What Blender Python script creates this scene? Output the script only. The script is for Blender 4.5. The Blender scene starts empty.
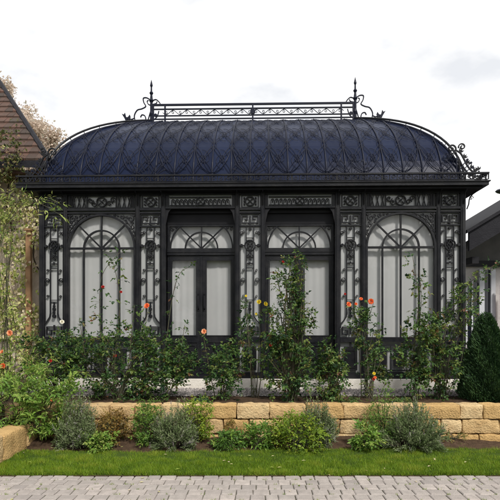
import bpy, math, random
import numpy as np
from mathutils import noise, Vector

R = math.radians
random.seed(7)
rng = np.random.default_rng(7)
scene = bpy.context.scene
COL = scene.collection

# ------------------------------------------------------------------ camera, world, sun, exposure
EYE = 1.6
cam_d = bpy.data.cameras.new('camera')
cam_d.sensor_width = 36; cam_d.lens = 36.0
cam_d.shift_y = 0.14
cam_d.clip_start = 0.05; cam_d.clip_end = 3000
cam = bpy.data.objects.new('camera', cam_d); COL.objects.link(cam)
cam.location = (0, 0, EYE); cam.rotation_euler = (R(90), 0, 0)
scene.camera = cam

SUN_EL, SUN_AZ = 47.0, 152.0          # azimuth clockwise from +Y (the view direction)
world = bpy.data.worlds.new('World'); scene.world = world
world.use_nodes = True
nt = world.node_tree; nt.nodes.clear()
def WN(t, **k):
    n = nt.nodes.new(t)
    for a, b in k.items(): setattr(n, a, b)
    return n
out = WN('ShaderNodeOutputWorld'); bg = WN('ShaderNodeBackground'); bg.inputs['Strength'].default_value = 0.1
sky = WN('ShaderNodeTexSky', sky_type='NISHITA', sun_disc=False)
sky.sun_elevation = R(SUN_EL); sky.sun_rotation = R(SUN_AZ)
tc = WN('ShaderNodeTexCoord'); mp = WN('ShaderNodeMapping'); mp.inputs['Scale'].default_value = (1, 1, 2.0)
mp.inputs['Location'].default_value = (0.05, 0.62, 0.33)
nz = WN('ShaderNodeTexNoise'); nz.inputs['Scale'].default_value = 4.6; nz.inputs['Detail'].default_value = 7
nz.inputs['Roughness'].default_value = 0.52
rp = WN('ShaderNodeValToRGB'); rp.color_ramp.elements[0].position = 0.34; rp.color_ramp.elements[1].position = 0.49
rp.color_ramp.elements[0].color = (.74, .73, .71, 1)
mx = WN('ShaderNodeMix', data_type='RGBA'); mx.inputs['B'].default_value = (9.6, 9.6, 9.6, 1)
L = nt.links.new
L(tc.outputs['Generated'], mp.inputs['Vector']); L(mp.outputs['Vector'], nz.inputs['Vector'])
L(nz.outputs['Fac'], rp.inputs['Fac']); L(rp.outputs['Color'], mx.inputs['Factor'])
L(sky.outputs['Color'], mx.inputs['A']); L(mx.outputs['Result'], bg.inputs['Color']); L(bg.outputs['Background'], out.inputs['Surface'])

sun_d = bpy.data.lights.new('sun', 'SUN'); sun_d.energy = 3.3; sun_d.angle = R(8); sun_d.color = (1, .95, .87)
sun = bpy.data.objects.new('sun', sun_d); COL.objects.link(sun)
sd = Vector((math.sin(R(SUN_AZ)) * math.cos(R(SUN_EL)), math.cos(R(SUN_AZ)) * math.cos(R(SUN_EL)), math.sin(R(SUN_EL))))
sun.rotation_euler = sd.to_track_quat('Z', 'Y').to_euler(); sun.location = sd * 30

vs = scene.view_settings
vs.view_transform = 'Standard'; vs.look = 'None'; vs.exposure = 0.2; vs.gamma = 1.0; vs.use_curve_mapping = False
scene.render.engine = 'CYCLES'
scene.cycles.max_bounces = 6; scene.cycles.transparent_max_bounces = 12

# ------------------------------------------------------------------ materials
def mat(name, col, rough=.6, metal=0, spec=.5, var=None, vscale=6, bump=0, bscale=40, tint=None, trans=0, coat=0):
    """procedural material. var: second colour mixed by noise. tint: list of colours picked by the 'tint' attribute."""
    m = bpy.data.materials.new(name); m.use_nodes = True
    t = m.node_tree; b = t.nodes['Principled BSDF']; o = t.nodes['Material Output']
    b.inputs['Roughness'].default_value = rough; b.inputs['Metallic'].default_value = metal
    b.inputs['Specular IOR Level'].default_value = spec
    if coat: b.inputs['Coat Weight'].default_value = coat
    b.inputs['Base Color'].default_value = (*col, 1)
    c = None
    tcn = t.nodes.new('ShaderNodeTexCoord')
    if tint:
        a = t.nodes.new('ShaderNodeAttribute'); a.attribute_name = 'tint'
        r = t.nodes.new('ShaderNodeValToRGB'); cr = r.color_ramp
        cr.elements[0].position = 0; cr.elements[0].color = (*tint[0], 1)
        cr.elements[1].position = 1; cr.elements[1].color = (*tint[-1], 1)
        for i, cc in enumerate(tint[1:-1]):
            e = cr.elements.new((i + 1) / (len(tint) - 1)); e.color = (*cc, 1)
        t.links.new(a.outputs['Fac'], r.inputs['Fac']); c = r.outputs['Color']
    if var:
        n = t.nodes.new('ShaderNodeTexNoise'); n.inputs['Scale'].default_value = vscale; n.inputs['Detail'].default_value = 6
        n.inputs['Roughness'].default_value = .65
        rr = t.nodes.new('ShaderNodeValToRGB'); rr.color_ramp.elements[0].position = .38; rr.color_ramp.elements[1].position = .66
        t.links.new(tcn.outputs['Object'], n.inputs['Vector']); t.links.new(n.outputs['Fac'], rr.inputs['Fac'])
        x = t.nodes.new('ShaderNodeMix'); x.data_type = 'RGBA'
        t.links.new(rr.outputs['Color'], x.inputs['Factor'])
        if c: t.links.new(c, x.inputs['A'])
        else: x.inputs['A'].default_value = (*col, 1)
        if c:
            y = t.nodes.new('ShaderNodeMix'); y.data_type = 'RGBA'; y.inputs['Factor'].default_value = .5
            t.links.new(c, y.inputs['A']); y.inputs['B'].default_value = (*var, 1); t.links.new(y.outputs['Result'], x.inputs['B'])
        else: x.inputs['B'].default_value = (*var, 1)
        c = x.outputs['Result']
    if c: t.links.new(c, b.inputs['Base Color'])
    if bump:
        n2 = t.nodes.new('ShaderNodeTexNoise'); n2.inputs['Scale'].default_value = bscale; n2.inputs['Detail'].default_value = 5
        bp = t.nodes.new('ShaderNodeBump'); bp.inputs['Strength'].default_value = bump; bp.inputs['Distance'].default_value = .02
        t.links.new(tcn.outputs['Object'], n2.inputs['Vector']); t.links.new(n2.outputs['Fac'], bp.inputs['Height'])
        t.links.new(bp.outputs['Normal'], b.inputs['Normal'])
    if trans:
        tr = t.nodes.new('ShaderNodeBsdfTranslucent'); ms = t.nodes.new('ShaderNodeMixShader'); ms.inputs['Fac'].default_value = trans
        if c: t.links.new(c, tr.inputs['Color'])
        else: tr.inputs['Color'].default_value = (*col, 1)
        t.links.new(b.outputs['BSDF'], ms.inputs[1]); t.links.new(tr.outputs['BSDF'], ms.inputs[2]); t.links.new(ms.outputs['Shader'], o.inputs['Surface'])
    return m

def glass_mat():
    m = bpy.data.materials.new('window_glass'); m.use_nodes = True
    t = m.node_tree; t.nodes.clear()
    o = t.nodes.new('ShaderNodeOutputMaterial'); tr = t.nodes.new('ShaderNodeBsdfTransparent'); tr.inputs['Color'].default_value = (.995, .995, .998, 1)
    g = t.nodes.new('ShaderNodeBsdfGlossy'); g.inputs['Roughness'].default_value = .03
    f = t.nodes.new('ShaderNodeFresnel'); f.inputs['IOR'].default_value = 1.5
    tn = t.nodes.new('ShaderNodeTexCoord'); n2 = t.nodes.new('ShaderNodeTexNoise'); n2.inputs['Scale'].default_value = 2.2; bp = t.nodes.new('ShaderNodeBump'); bp.inputs['Strength'].default_value = .25; bp.inputs['Distance'].default_value = .02
    t.links.new(tn.outputs['Object'], n2.inputs['Vector']); t.links.new(n2.outputs['Fac'], bp.inputs['Height']); t.links.new(bp.outputs['Normal'], g.inputs['Normal']); t.links.new(bp.outputs['Normal'], f.inputs['Normal'])
    x = t.nodes.new('ShaderNodeMixShader')
    ge = t.nodes.new('ShaderNodeNewGeometry'); iv = t.nodes.new('ShaderNodeMath'); iv.operation = 'SUBTRACT'; iv.inputs[0].default_value = 1
    mu = t.nodes.new('ShaderNodeMath'); mu.operation = 'MULTIPLY'
    t.links.new(ge.outputs['Backfacing'], iv.inputs[1]); t.links.new(iv.outputs[0], mu.inputs[0]); t.links.new(f.outputs['Fac'], mu.inputs[1])
    t.links.new(mu.outputs[0], x.inputs['Fac']); t.links.new(tr.outputs['BSDF'], x.inputs[1]); t.links.new(g.outputs['BSDF'], x.inputs[2])
    t.links.new(x.outputs['Shader'], o.inputs['Surface'])
    return m

M = {}
M['iron'] = mat('wrought_iron', (.0065, .007, .010), .36, .0, .24, var=(.019, .019, .021), vscale=5, bump=.15, bscale=60)
M['iron_dark'] = mat('dark_sheet_iron', (.005, .005, .008), .6, .0, .25, var=(.009, .009, .012), vscale=5)
M['roof'] = mat('navy_roof_sheet', (.008, .0125, .036), .36, 0, .07, tint=[(.005, .008, .022), (.008, .012, .033), (.011, .017, .043)], var=(.015, .021, .046), vscale=2.2, bump=.12, bscale=8)
M['rib'] = mat('navy_roof_iron', (.006, .008, .020), .5, 0, .2)
M['glass'] = glass_mat()
M['frost'] = mat('milky_glass', (.36, .37, .375), .2, 0, .5, var=(.31, .32, .325), vscale=2, coat=.5)
M['curtain'] = mat('white_curtain', (.40, .405, .405), .9, 0, .1, var=(.37, .38, .38), vscale=2, bump=.05, bscale=120)
M['plinth'] = mat('pale_stone', (.78, .74, .68), .8, var=(.64, .60, .54), vscale=7, bump=.3, bscale=50)
M['sand'] = mat('sandstone', (.5, .36, .18), .9, 0, .2, tint=[(.44, .285, .12), (.56, .38, .17), (.54, .39, .21), (.62, .47, .27)], var=(.31, .18, .07), vscale=7, bump=1, bscale=45)
M['paver'] = mat('grey_paver', (.4, .36, .33), .85, 0, .3, tint=[(.29, .26, .245), (.37, .335, .31), (.33, .295, .275), (.42, .375, .345)], var=(.21, .19, .175), vscale=14, bump=.5, bscale=90)
M['joint'] = mat('joint_sand', (.13, .115, .09), .95, var=(.07, .08, .04), vscale=5, bump=.4)
M['soil'] = mat('soil', (.055, .036, .024), .95, 0, .1, var=(.095, .062, .04), vscale=16, bump=1, bscale=70)
M['gravel'] = mat('gravel', (.3, .3, .3), .8, tint=[(.12, .11, .11), (.3, .28, .27), (.42, .38, .36), (.2, .17, .16)])
M['turf'] = mat('turf', (.035, .06, .014), .95, 0, .1, var=(.05, .075, .018), vscale=3, bump=.8, bscale=60)
M['grass'] = mat('grass_blade', (.08, .15, .02), .55, 0, .3, tint=[(.08, .145, .009), (.135, .235, .012), (.19, .30, .017), (.28, .32, .04)], trans=.35)
M['bark'] = mat('bark', (.06, .042, .028), .9, var=(.03, .022, .016), vscale=20, bump=.6)
M['cane'] = mat('green_cane', (.045, .06, .025), .7, var=(.07, .045, .03), vscale=10)
def leafm(n, tint, trans=.3, rough=.5): return mat(n, tint[0], rough, 0, .35, tint=tint, trans=trans)
M['rose_leaf'] = leafm('rose_leaf', [(.012, .038, .014), (.026, .07, .02), (.055, .12, .028), (.10, .17, .035), (.16, .20, .045), (.15, .07, .035)])
M['light_leaf'] = leafm('light_leaf', [(.06, .13, .02), (.11, .22, .03), (.18, .30, .045), (.28, .34, .08)])
M['narrow_leaf'] = leafm('narrow_leaf', [(.07, .13, .025), (.14, .22, .04), (.22, .30, .06), (.36, .40, .12)])
M['yellow_leaf'] = leafm('yellow_leaf', [(.09, .16, .015), (.17, .26, .02), (.26, .32, .03), (.36, .36, .05)])
M['vine_leaf'] = leafm('vine_leaf', [(.14, .22, .03), (.30, .36, .07), (.50, .48, .2), (.66, .56, .42), (.34, .28, .09)], .25)
M['creeper_leaf'] = leafm('creeper_leaf', [(.035, .05, .015), (.08, .10, .025), (.16, .15, .05), (.22, .13, .07), (.30, .27, .12)])
M['lavender'] = leafm('lavender_leaf', [(.05, .085, .025), (.10, .15, .05), (.17, .225, .095), (.25, .29, .16), (.24, .21, .23)], .2, .8)
M['rust_leaf'] = leafm('rust_leaf', [(.09, .07, .018), (.2, .11, .025), (.24, .17, .04), (.11, .14, .03)])
M['thuja'] = leafm('thuja_leaf', [(.012, .035, .012), (.02, .055, .017), (.035, .08, .022), (.06, .115, .035)], .15, .6)
M['hazed_leaf'] = leafm('hazed_leaf', [(.50, .42, .35), (.62, .51, .42), (.68, .57, .48), (.58, .57, .47)], .4)  # distant haze and overexposure put into the leaf colour
M['petal_orange'] = mat('petal_orange', (.85, .17, .05), .5, 0, .2, tint=[(.75, .11, .04), (.9, .22, .07), (.95, .34, .14)], trans=.3)
M['petal_yellow'] = mat('petal_yellow', (.85, .7, .06), .5, 0, .2, tint=[(.8, .6, .03), (.9, .78, .1)], trans=.3)
M['petal_white'] = mat('petal_white', (.85, .82, .72), .5, 0, .2, tint=[(.8, .76, .6), (.9, .88, .8)], trans=.3)
M['petal_peach'] = mat('petal_peach', (.9, .4, .2), .5, 0, .2, tint=[(.85, .3, .12), (.95, .55, .33)], trans=.3)
M['petal_red'] = mat('petal_red', (.5, .03, .03), .5, 0, .2, tint=[(.35, .02, .02), (.6, .05, .04)], trans=.3)
M['stucco'] = mat('pinkish_stucco', (.62, .53, .46), .9, var=(.5, .41, .35), vscale=3, bump=.4, bscale=60)
M['brown_wood'] = mat('brown_wood', (.13, .06, .035), .75, tint=[(.03, .018, .013), (.07, .034, .023), (.10, .045, .03), (.05, .034, .025)], var=(.03, .022, .014), vscale=8, bump=.4, bscale=30)
M['orange_wood'] = mat('orange_wood', (.36, .21, .10), .7, var=(.26, .14, .07), vscale=6)
M['stick'] = mat('weathered_stick', (.22, .12, .08), .8, var=(.14, .08, .05), vscale=8)
M['slate'] = mat('dark_slate', (.010, .010, .014), .7, 0, .2, var=(.018, .018, .023), vscale=6, bump=.3)
M['grey_board'] = mat('grey_board', (.06, .06, .06), .8, var=(.085, .082, .08), vscale=4, bump=.2)
M['grey_wall'] = mat('grey_render', (.55, .53, .52), .9, var=(.42, .40, .39), vscale=3, bump=.3)
M['white_paint'] = mat('white_paint', (.56, .58, .62), .5, var=(.48, .5, .54), vscale=5)
M['dark_glass'] = mat('dark_glass', (.012, .014, .02), .08, 0, .6)
M['red_paint'] = mat('red_cloth', (.3, .015, .02), .7, var=(.2, .01, .015))
M['blue_paint'] = mat('blue_plastic', (.02, .045, .28), .5, var=(.03, .07, .36))
M['lamp_metal'] = mat('lamp_metal', (.05, .05, .07), .5, .4)

# ------------------------------------------------------------------ mesh builder
ORI = {}   # origin of each thing, so parts are authored in scene (or pavilion) coordinates
class MB:
    def __init__(s): s.v = []; s.f = []; s.t = []
    def add(s, vs, fs, tint=None):
        o = len(s.v); s.v.extend(vs); s.f.extend([tuple(i + o for i in f) for f in fs])
        s.t.extend([random.random() if tint is None else tint] * len(fs)); return s
    def box(s, x0, x1, y0, y1, z0, z1, tint=None):
        vs = [(x, y, z) for z in (z0, z1) for y in (y0, y1) for x in (x0, x1)]
        return s.add(vs, [(0, 2, 3, 1), (4, 5, 7, 6), (0, 1, 5, 4), (2, 6, 7, 3), (0, 4, 6, 2), (1, 3, 7, 5)], tint)
    def cbox(s, c, hx, y0, y1, z0, z1, b=.006):
        """box with chamfered front vertical edges"""
        x0, x1 = c - hx, c + hx
        pr = [(x0, y1), (x0, y0 + b), (x0 + b, y0), (x1 - b, y0), (x1, y0 + b), (x1, y1)]
        return s.prism(pr, z0, z1)
    def prism(s, pr, z0, z1):
        n = len(pr); vs = [(x, y, z0) for x, y in pr] + [(x, y, z1) for x, y in pr]
        fs = [(i, (i + 1) % n, n + (i + 1) % n, n + i) for i in range(n)] + [tuple(range(n))[::-1], tuple(range(n, 2 * n))]
        return s.add(vs, fs)
    def ribbon(s, pts, w, y0, y1, closed=False):
        """flat bar following a path in the x-z plane, w wide, from y0 to y1"""
        P = [Vector((p[0], p[1])) for p in pts]; n = len(P); Lf, Rt = [], []
        for i in range(n):
            a = P[i - 1] if (i > 0 or closed) else None
            b = P[(i + 1) % n] if (i < n - 1 or closed) else None
            d1 = (P[i] - a).normalized() if a is not None else None
            d2 = (b - P[i]).normalized() if b is not None else None
            if d1 is None: d = d2; k = 1
            elif d2 is None: d = d1; k = 1
            else:
                d = d1 + d2
                if d.length < 1e-5: d = d2.copy()
                d.normalize(); k = 1 / max(.45, d.dot(d2))
            nn = Vector((-d.y, d.x)) * (w / 2 * k)
            Lf.append(P[i] + nn); Rt.append(P[i] - nn)
        vs = []
        for i in range(n):
            vs += [(Lf[i].x, y0, Lf[i].y), (Rt[i].x, y0, Rt[i].y), (Rt[i].x, y1, Rt[i].y), (Lf[i].x, y1, Lf[i].y)]
        fs = []
        for i in range(n if closed else n - 1):
            a = 4 * i; b = 4 * ((i + 1) % n)
            for k in range(4): fs.append((a + k, a + (k + 1) % 4, b + (k + 1) % 4, b + k))
        if not closed: fs += [(3, 2, 1, 0), (4 * n - 4, 4 * n - 3, 4 * n - 2, 4 * n - 1)]
        return s.add(vs, fs)
    def tube(s, pts, r, n=5, tint=None):
        P = [Vector(p) for p in pts]; k = len(P); rs = r if isinstance(r, (list, tuple)) else [r] * k
        vs = []; up = Vector((0.13, .21, .97)).normalized()
        for i in range(k):
            d = (P[min(i + 1, k - 1)] - P[max(i - 1, 0)])
            if d.length < 1e-9: d = Vector((0, 0, 1))
            d.normalize(); a = d.cross(up)
            if a.length < .05: a = d.cross(Vector((1, 0, 0)))
            a.normalize(); b = d.cross(a)
            for j in range(n):
                q = 2 * math.pi * j / n; w = P[i] + (a * math.cos(q) + b * math.sin(q)) * rs[i]; vs.append(tuple(w))
        fs = [(i * n + j, i * n + (j + 1) % n, (i + 1) * n + (j + 1) % n, (i + 1) * n + j) for i in range(k - 1) for j in range(n)]
        fs += [tuple(range(n))[::-1], tuple(range((k - 1) * n, k * n))]
        return s.add(vs, fs, tint)
    def lathe(s, cx, cy, prof, n=12):
        vs = [(cx + r * math.cos(2 * math.pi * j / n), cy + r * math.sin(2 * math.pi * j / n), z) for r, z in prof for j in range(n)]
        k = len(prof)
        fs = [(i * n + j, i * n + (j + 1) % n, (i + 1) * n + (j + 1) % n, (i + 1) * n + j) for i in range(k - 1) for j in range(n)]
        fs += [tuple(range(n))[::-1], tuple(range((k - 1) * n, k * n))]
        return s.add(vs, fs)
    def disc(s, cx, cz, r, y0, y1, n=14):
        pr = [(cx + r * math.cos(2 * math.pi * j / n), cz + r * math.sin(2 * math.pi * j / n)) for j in range(n)]
        return s.plate(pr, y0, y1)
    def plate(s, pr, y0, y1):
        n = len(pr); vs = [(x, y0, z) for x, z in pr] + [(x, y1, z) for x, z in pr]
        fs = [(i, (i + 1) % n, n + (i + 1) % n, n + i) for i in range(n)] + [tuple(range(n))[::-1], tuple(range(n, 2 * n))]
        return s.add(vs, fs)
    def build(s, name, m, parent=None, smooth=False):
        return npmesh(name, np.array(s.v, dtype=float).reshape(-1, 3), s.f, M[m], parent, np.array(s.t), smooth)

def npmesh(name, V, F, m, parent=None, tint=None, smooth=False):
    o_ = ORI.get(root_of(parent), (0, 0, 0)) if parent else (0, 0, 0)
    V = V - np.array(o_)
    me = bpy.data.meshes.new(name); me.from_pydata(V.tolist() if len(V) < 5 else V, [], F if isinstance(F, list) else F.tolist()); me.update()
    if tint is not None and len(tint) == len(me.polygons):
        at = me.attributes.new('tint', 'FLOAT', 'FACE'); at.data.foreach_set('value', np.asarray(tint, dtype=np.float32))
    me.materials.append(m)
    if smooth: me.polygons.foreach_set('use_smooth', [True] * len(me.polygons))
    o = bpy.data.objects.new(name, me); COL.objects.link(o)
    if parent: o.parent = parent
    return o
def root_of(o):
    while o.parent: o = o.parent
    return o.name
def thing(name, label, cat, loc=(0, 0, 0), group=None, rotz=0):
    o = bpy.data.objects.new(name, None); COL.objects.link(o); o.location = loc; o.empty_display_size = .2
    o.rotation_euler = (0, 0, rotz); ORI[o.name] = loc
    o['label'] = label; o['category'] = cat
    if group: o['group'] = group
    return o
def tag(o, label=None, cat=None, group=None, kind=None):
    for k, v in (('label', label), ('category', cat), ('group', group), ('kind', kind)):
        if v: o[k] = v
    return o
def at(px, py, d): return Vector(((px - 250) * d / 500, d, EYE + (320 - py) * d / 500))
def arc(cx, cz, r, a0, a1, n=16, rz=None):
    rz = r if rz is None else rz
    return [(cx + r * math.cos(R(a0 + (a1 - a0) * i / n)), cz + rz * math.sin(R(a0 + (a1 - a0) * i / n))) for i in range(n + 1)]
def spiral(cx, cz, r0, r1, a0, a1, n=20):
    return [(cx + (r0 + (r1 - r0) * i / n) * math.cos(R(a0 + (a1 - a0) * i / n)), cz + (r0 + (r1 - r0) * i / n) * math.sin(R(a0 + (a1 - a0) * i / n))) for i in range(n + 1)]

def smooth_path(P, n=10):
    P = [Vector(p) for p in P]; out = []
    if len(P) == 2: return [P[0].lerp(P[1], i / n) for i in range(n + 1)]
    for i in range(len(P) - 1):
        p0 = P[max(0, i - 1)]; p1 = P[i]; p2 = P[i + 1]; p3 = P[min(len(P) - 1, i + 2)]
        for k in range(n):
            t = k / n; out.append(.5 * ((2 * p1) + (p2 - p0) * t + (2 * p0 - 5 * p1 + 4 * p2 - p3) * t * t + (3 * p1 - p0 - 3 * p2 + p3) * t ** 3))
    out.append(P[-1]); return out

# ------------------------------------------------------------------ ground, paving, lawn, terrace
def sheet(name, x0, x1, y0, y1, z, m, kind='structure', nx=1, ny=1, amp=0, fr=2):
    xs = np.linspace(x0, x1, nx + 1); ys = np.linspace(y0, y1, ny + 1)
    V = [(x, y, z + (amp * noise.noise(Vector((x * fr, y * fr, z))) if amp else 0)) for y in ys for x in xs]
    F = [(j * (nx + 1) + i, j * (nx + 1) + i + 1, (j + 1) * (nx + 1) + i + 1, (j + 1) * (nx + 1) + i) for j in range(ny) for i in range(nx)]
    o = npmesh(name, np.array(V), F, M[m], smooth=amp > 0); o['kind'] = kind; return o
sheet('ground', -900, 900, -900, 900, -.07, 'turf')
sheet('joint_sand', -14, 14, -6, 5.15, -.014, 'joint')
def soil_bed():
    nx, ny = 240, 30; V = []
    for j in range(ny + 1):
        y = 5.12 + 1.5 * j / ny
        for i in range(nx + 1):
            x = -9 + 18 * i / nx; k = max(0, min(1, (y - 6.0) / .4)); hh = .085 if x < 2.4 else max(.02, .085 - (x - 2.4) * .08)
            V.append((x, y, hh * k * k * (3 - 2 * k) + (.016 if y > 5.9 else .002) * noise.noise(Vector((x * 5, y * 5, 0))) + .008 * noise.noise(Vector((x * 19, y * 19, 0))) * k))
    F = [(j * (nx + 1) + i, j * (nx + 1) + i + 1, (j + 1) * (nx + 1) + i + 1, (j + 1) * (nx + 1) + i) for j in range(ny) for i in range(nx)]
    o = npmesh('soil_bed', np.array(V), F, M['soil'], smooth=True); o['kind'] = 'structure'
soil_bed()
# terrace: raised garden bed behind the retaining wall
tb = MB(); tb.box(-9, 9, 6.58, 14.5, -.05, .455); o = tb.build('terrace', 'soil'); o['kind'] = 'structure'
sheet('terrace_soil', -9, 9, 6.60, 7.5, .470, 'soil', nx=200, ny=12, amp=.014, fr=4)

LAWN_Y0 = 5.151
def lawn_back(x): return 6.02 + .06 * math.sin(x * 1.3) + .05 * noise.noise(Vector((x * 2, 0, 0))) + (.10 if x > 1.6 else 0) * min(1, (x - 1.6))
vs_, fs_ = [], []
NX = 120
for i in range(NX + 1):
    x = -6.5 + 13 * i / NX; vs_ += [(x, LAWN_Y0, .0), (x, LAWN_Y0 + .01, .008), (x, lawn_back(x) - .02, .03), (x, lawn_back(x), .0)]
for i in range(NX):
    for k in range(3): a = 4 * i + k; fs_.append((a, a + 4, a + 5, a + 1))
o = npmesh('lawn', np.array(vs_), fs_, M['turf']); o['kind'] = 'structure'

def grass(n, x0, x1):
    x = rng.uniform(x0, x1, n); u = rng.random(n)
    yb = np.array([lawn_back(a) for a in x]) + .015
    y = LAWN_Y0 - .006 + np.array([.045 * noise.noise(Vector((a * 6, 5, 1))) + .03 * noise.noise(Vector((a * 31, 5, 1))) for a in x]) + (yb - LAWN_Y0) * u
    keep = rng.random(n) < .93; x, y = x[keep], y[keep]; n = len(x)
    cl = np.array([noise.noise(Vector((a * 5, b * 9, 3))) for a, b in zip(x, y)]); h = rng.uniform(.018, .048, n) * (1 + .7 * cl); w = rng.uniform(.0016, .0030, n)
    a = rng.uniform(0, 6.283, n); lean = rng.normal(0, .4, (n, 2)) * h[:, None]
    ke = int(n * .05); xe = rng.uniform(x0, x1, ke); xs_e = np.array([noise.noise(Vector((q * 11, 8, 2))) for q in xe])
    x[:ke] = xe; y[:ke] = LAWN_Y0 + .012 - rng.random(ke) * (.018 + .045 * np.maximum(0, xs_e))
    b = np.stack([x, y, np.where(y < LAWN_Y0, .002, .012)], 1); s = np.stack([np.cos(a), np.sin(a), np.zeros(n)], 1) * w[:, None]
    t = b + np.stack([lean[:, 0], lean[:, 1], h], 1)
    V = np.concatenate([b - s, b + s, t], 1).reshape(-1, 3); F = np.arange(3 * n).reshape(n, 3)
    patch = .5 + .5 * np.sin(x * 1.7 + 2 * np.sin(y * 3)) 
    tn = np.clip(rng.normal(.42, .24, n) + .18 * (patch - .5) + .7 * cl, 0, 1)
    o = npmesh('lawn_grass', V, F, M['grass'], tint=tn); o['kind'] = 'stuff'
    tag(o, 'short bright green lawn grass between paving and flower bed', 'grass')
grass(150000, -4.2, 4.2)

def pavers():
    V, F, T = [], [], []
    y = 5.15; row = 0
    while y > 1.6:
        dp = .140; x = -4.6 + (row % 2) * .075 + random.uniform(-.01, .01)
        while x < 4.6:
            w = random.choice([.12, .135, .14, .155]); g = .0035
            a, b, c, d_ = x + g, x + w - g, y - dp + g, y - g; e = .008
            z = random.uniform(-.0018, .0018); tz = [z + random.uniform(-.0015, .0015) for _ in range(4)]
            o = len(V); j = lambda: random.uniform(-.004, .004)
            q = [(a + j(), c + j()), (b + j(), c + j()), (b + j(), d_ + j()), (a + j(), d_ + j())]
            cx, cy = (a + b) / 2, (c + d_) / 2
            V += [(p[0], p[1], -.04) for p in q] + [(p[0], p[1], tz[k] - .006) for k, p in enumerate(q)]
            V += [(p[0] + (e if p[0] < cx else -e), p[1] + (e if p[1] < cy else -e), tz[k]) for k, p in enumerate(q)]
            f = [(0, 1, 5, 4), (1, 2, 6, 5), (2, 3, 7, 6), (3, 0, 4, 7), (4, 5, 9, 8), (5, 6, 10, 9), (6, 7, 11, 10), (7, 4, 8, 11), (8, 9, 10, 11)]
            F += [tuple(i + o for i in ff) for ff in f]; T += [random.random()] * 9
            x += w
        y -= dp; row += 1
    o = npmesh('paving', np.array(V), F, M['paver'], tint=np.array(T)); o['kind'] = 'structure'
pavers()
# tufts growing in the joints
def tufts():
    n = 260; V, F, T = [], [], []
    for k in range(n):
        cx = random.uniform(-4, 4); cy = random.choice([5.15 - .140 * i for i in range(7)]) + random.uniform(-.004, .004)
        if k % 2: cx = round(cx / .15) * .15
        for b in range(random.randint(3, 9)):
            x = cx + random.gauss(0, .012); y = cy + random.gauss(0, .004); h = random.uniform(.008, .022); o = len(V)
            V += [(x - .002, y, -.008), (x + .002, y, -.008), (x + random.gauss(0, .008), y + random.gauss(0, .006), h)]; F.append((o, o + 1, o + 2)); T.append(random.random())
    o = npmesh('joint_weeds', np.array(V), F, M['grass'], tint=np.array(T)); o['kind'] = 'stuff'; tag(o, 'tiny green weeds in the paving joints', 'weeds')
tufts()

def litter():
    n = 90; V, F, T = [], [], []
    for k in range(n):
        x = random.uniform(-3.6, 3.8); y = random.uniform(4.2, 6.4); z = .006 if y < 5.15 else (.045 if y < 6 else .06); o = len(V); a = random.uniform(0, 6.28); l_ = random.uniform(.012, .028)
        c, s_ = math.cos(a) * l_, math.sin(a) * l_
        V += [(x - c, y - s_, z), (x - s_ * .5, y + c * .5, z + .006), (x + c, y + s_, z + .002), (x + s_ * .5, y - c * .5, z + .005)]; F.append((o, o + 1, o + 2, o + 3)); T.append(random.random())
    o = npmesh('fallen_leaves', np.array(V), F, M['vine_leaf'], tint=np.array(T)); o['kind'] = 'stuff'; tag(o, 'small yellowed fallen leaves scattered on lawn and paving', 'fallen leaves')
litter()
def gravel():
    n = 9000; base = np.array([(1, 0, 0), (-.5, .87, 0), (-.5, -.87, 0), (0, 0, .7), (.2, .1, -.5)], float)
    fb = np.array([(0, 1, 3), (1, 2, 3), (2, 0, 3)])
    x = rng.uniform(-4.4, 4.6, n); y = rng.uniform(7.36, 8.2, n); s = rng.uniform(.010, .024, n); a = rng.uniform(0, 6.28, n)
    jit = rng.uniform(.6, 1.4, (n, 5, 3)); P = base[None] * jit
    ca, sa = np.cos(a)[:, None], np.sin(a)[:, None]
    X = P[..., 0] * ca - P[..., 1] * sa; Y = P[..., 0] * sa + P[..., 1] * ca
    V = np.stack([X * s[:, None] + x[:, None], Y * s[:, None] + y[:, None], P[..., 2] * s[:, None] + .478 + rng.uniform(-.004, .01, n)[:, None]], 2).reshape(-1, 3)
    F = (fb[None] + (np.arange(n) * 5)[:, None, None]).reshape(-1, 3); T = np.repeat(rng.random(n), 3)
    o = npmesh('gravel', V, F, M['gravel'], tint=T); o['kind'] = 'stuff'; tag(o, 'grey gravel strip along the pavilion base', 'gravel')
sheet('gravel_bed', -4.6, 4.8, 7.38, 8.25, .476, 'gravel', nx=2, ny=2)
gravel()

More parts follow.
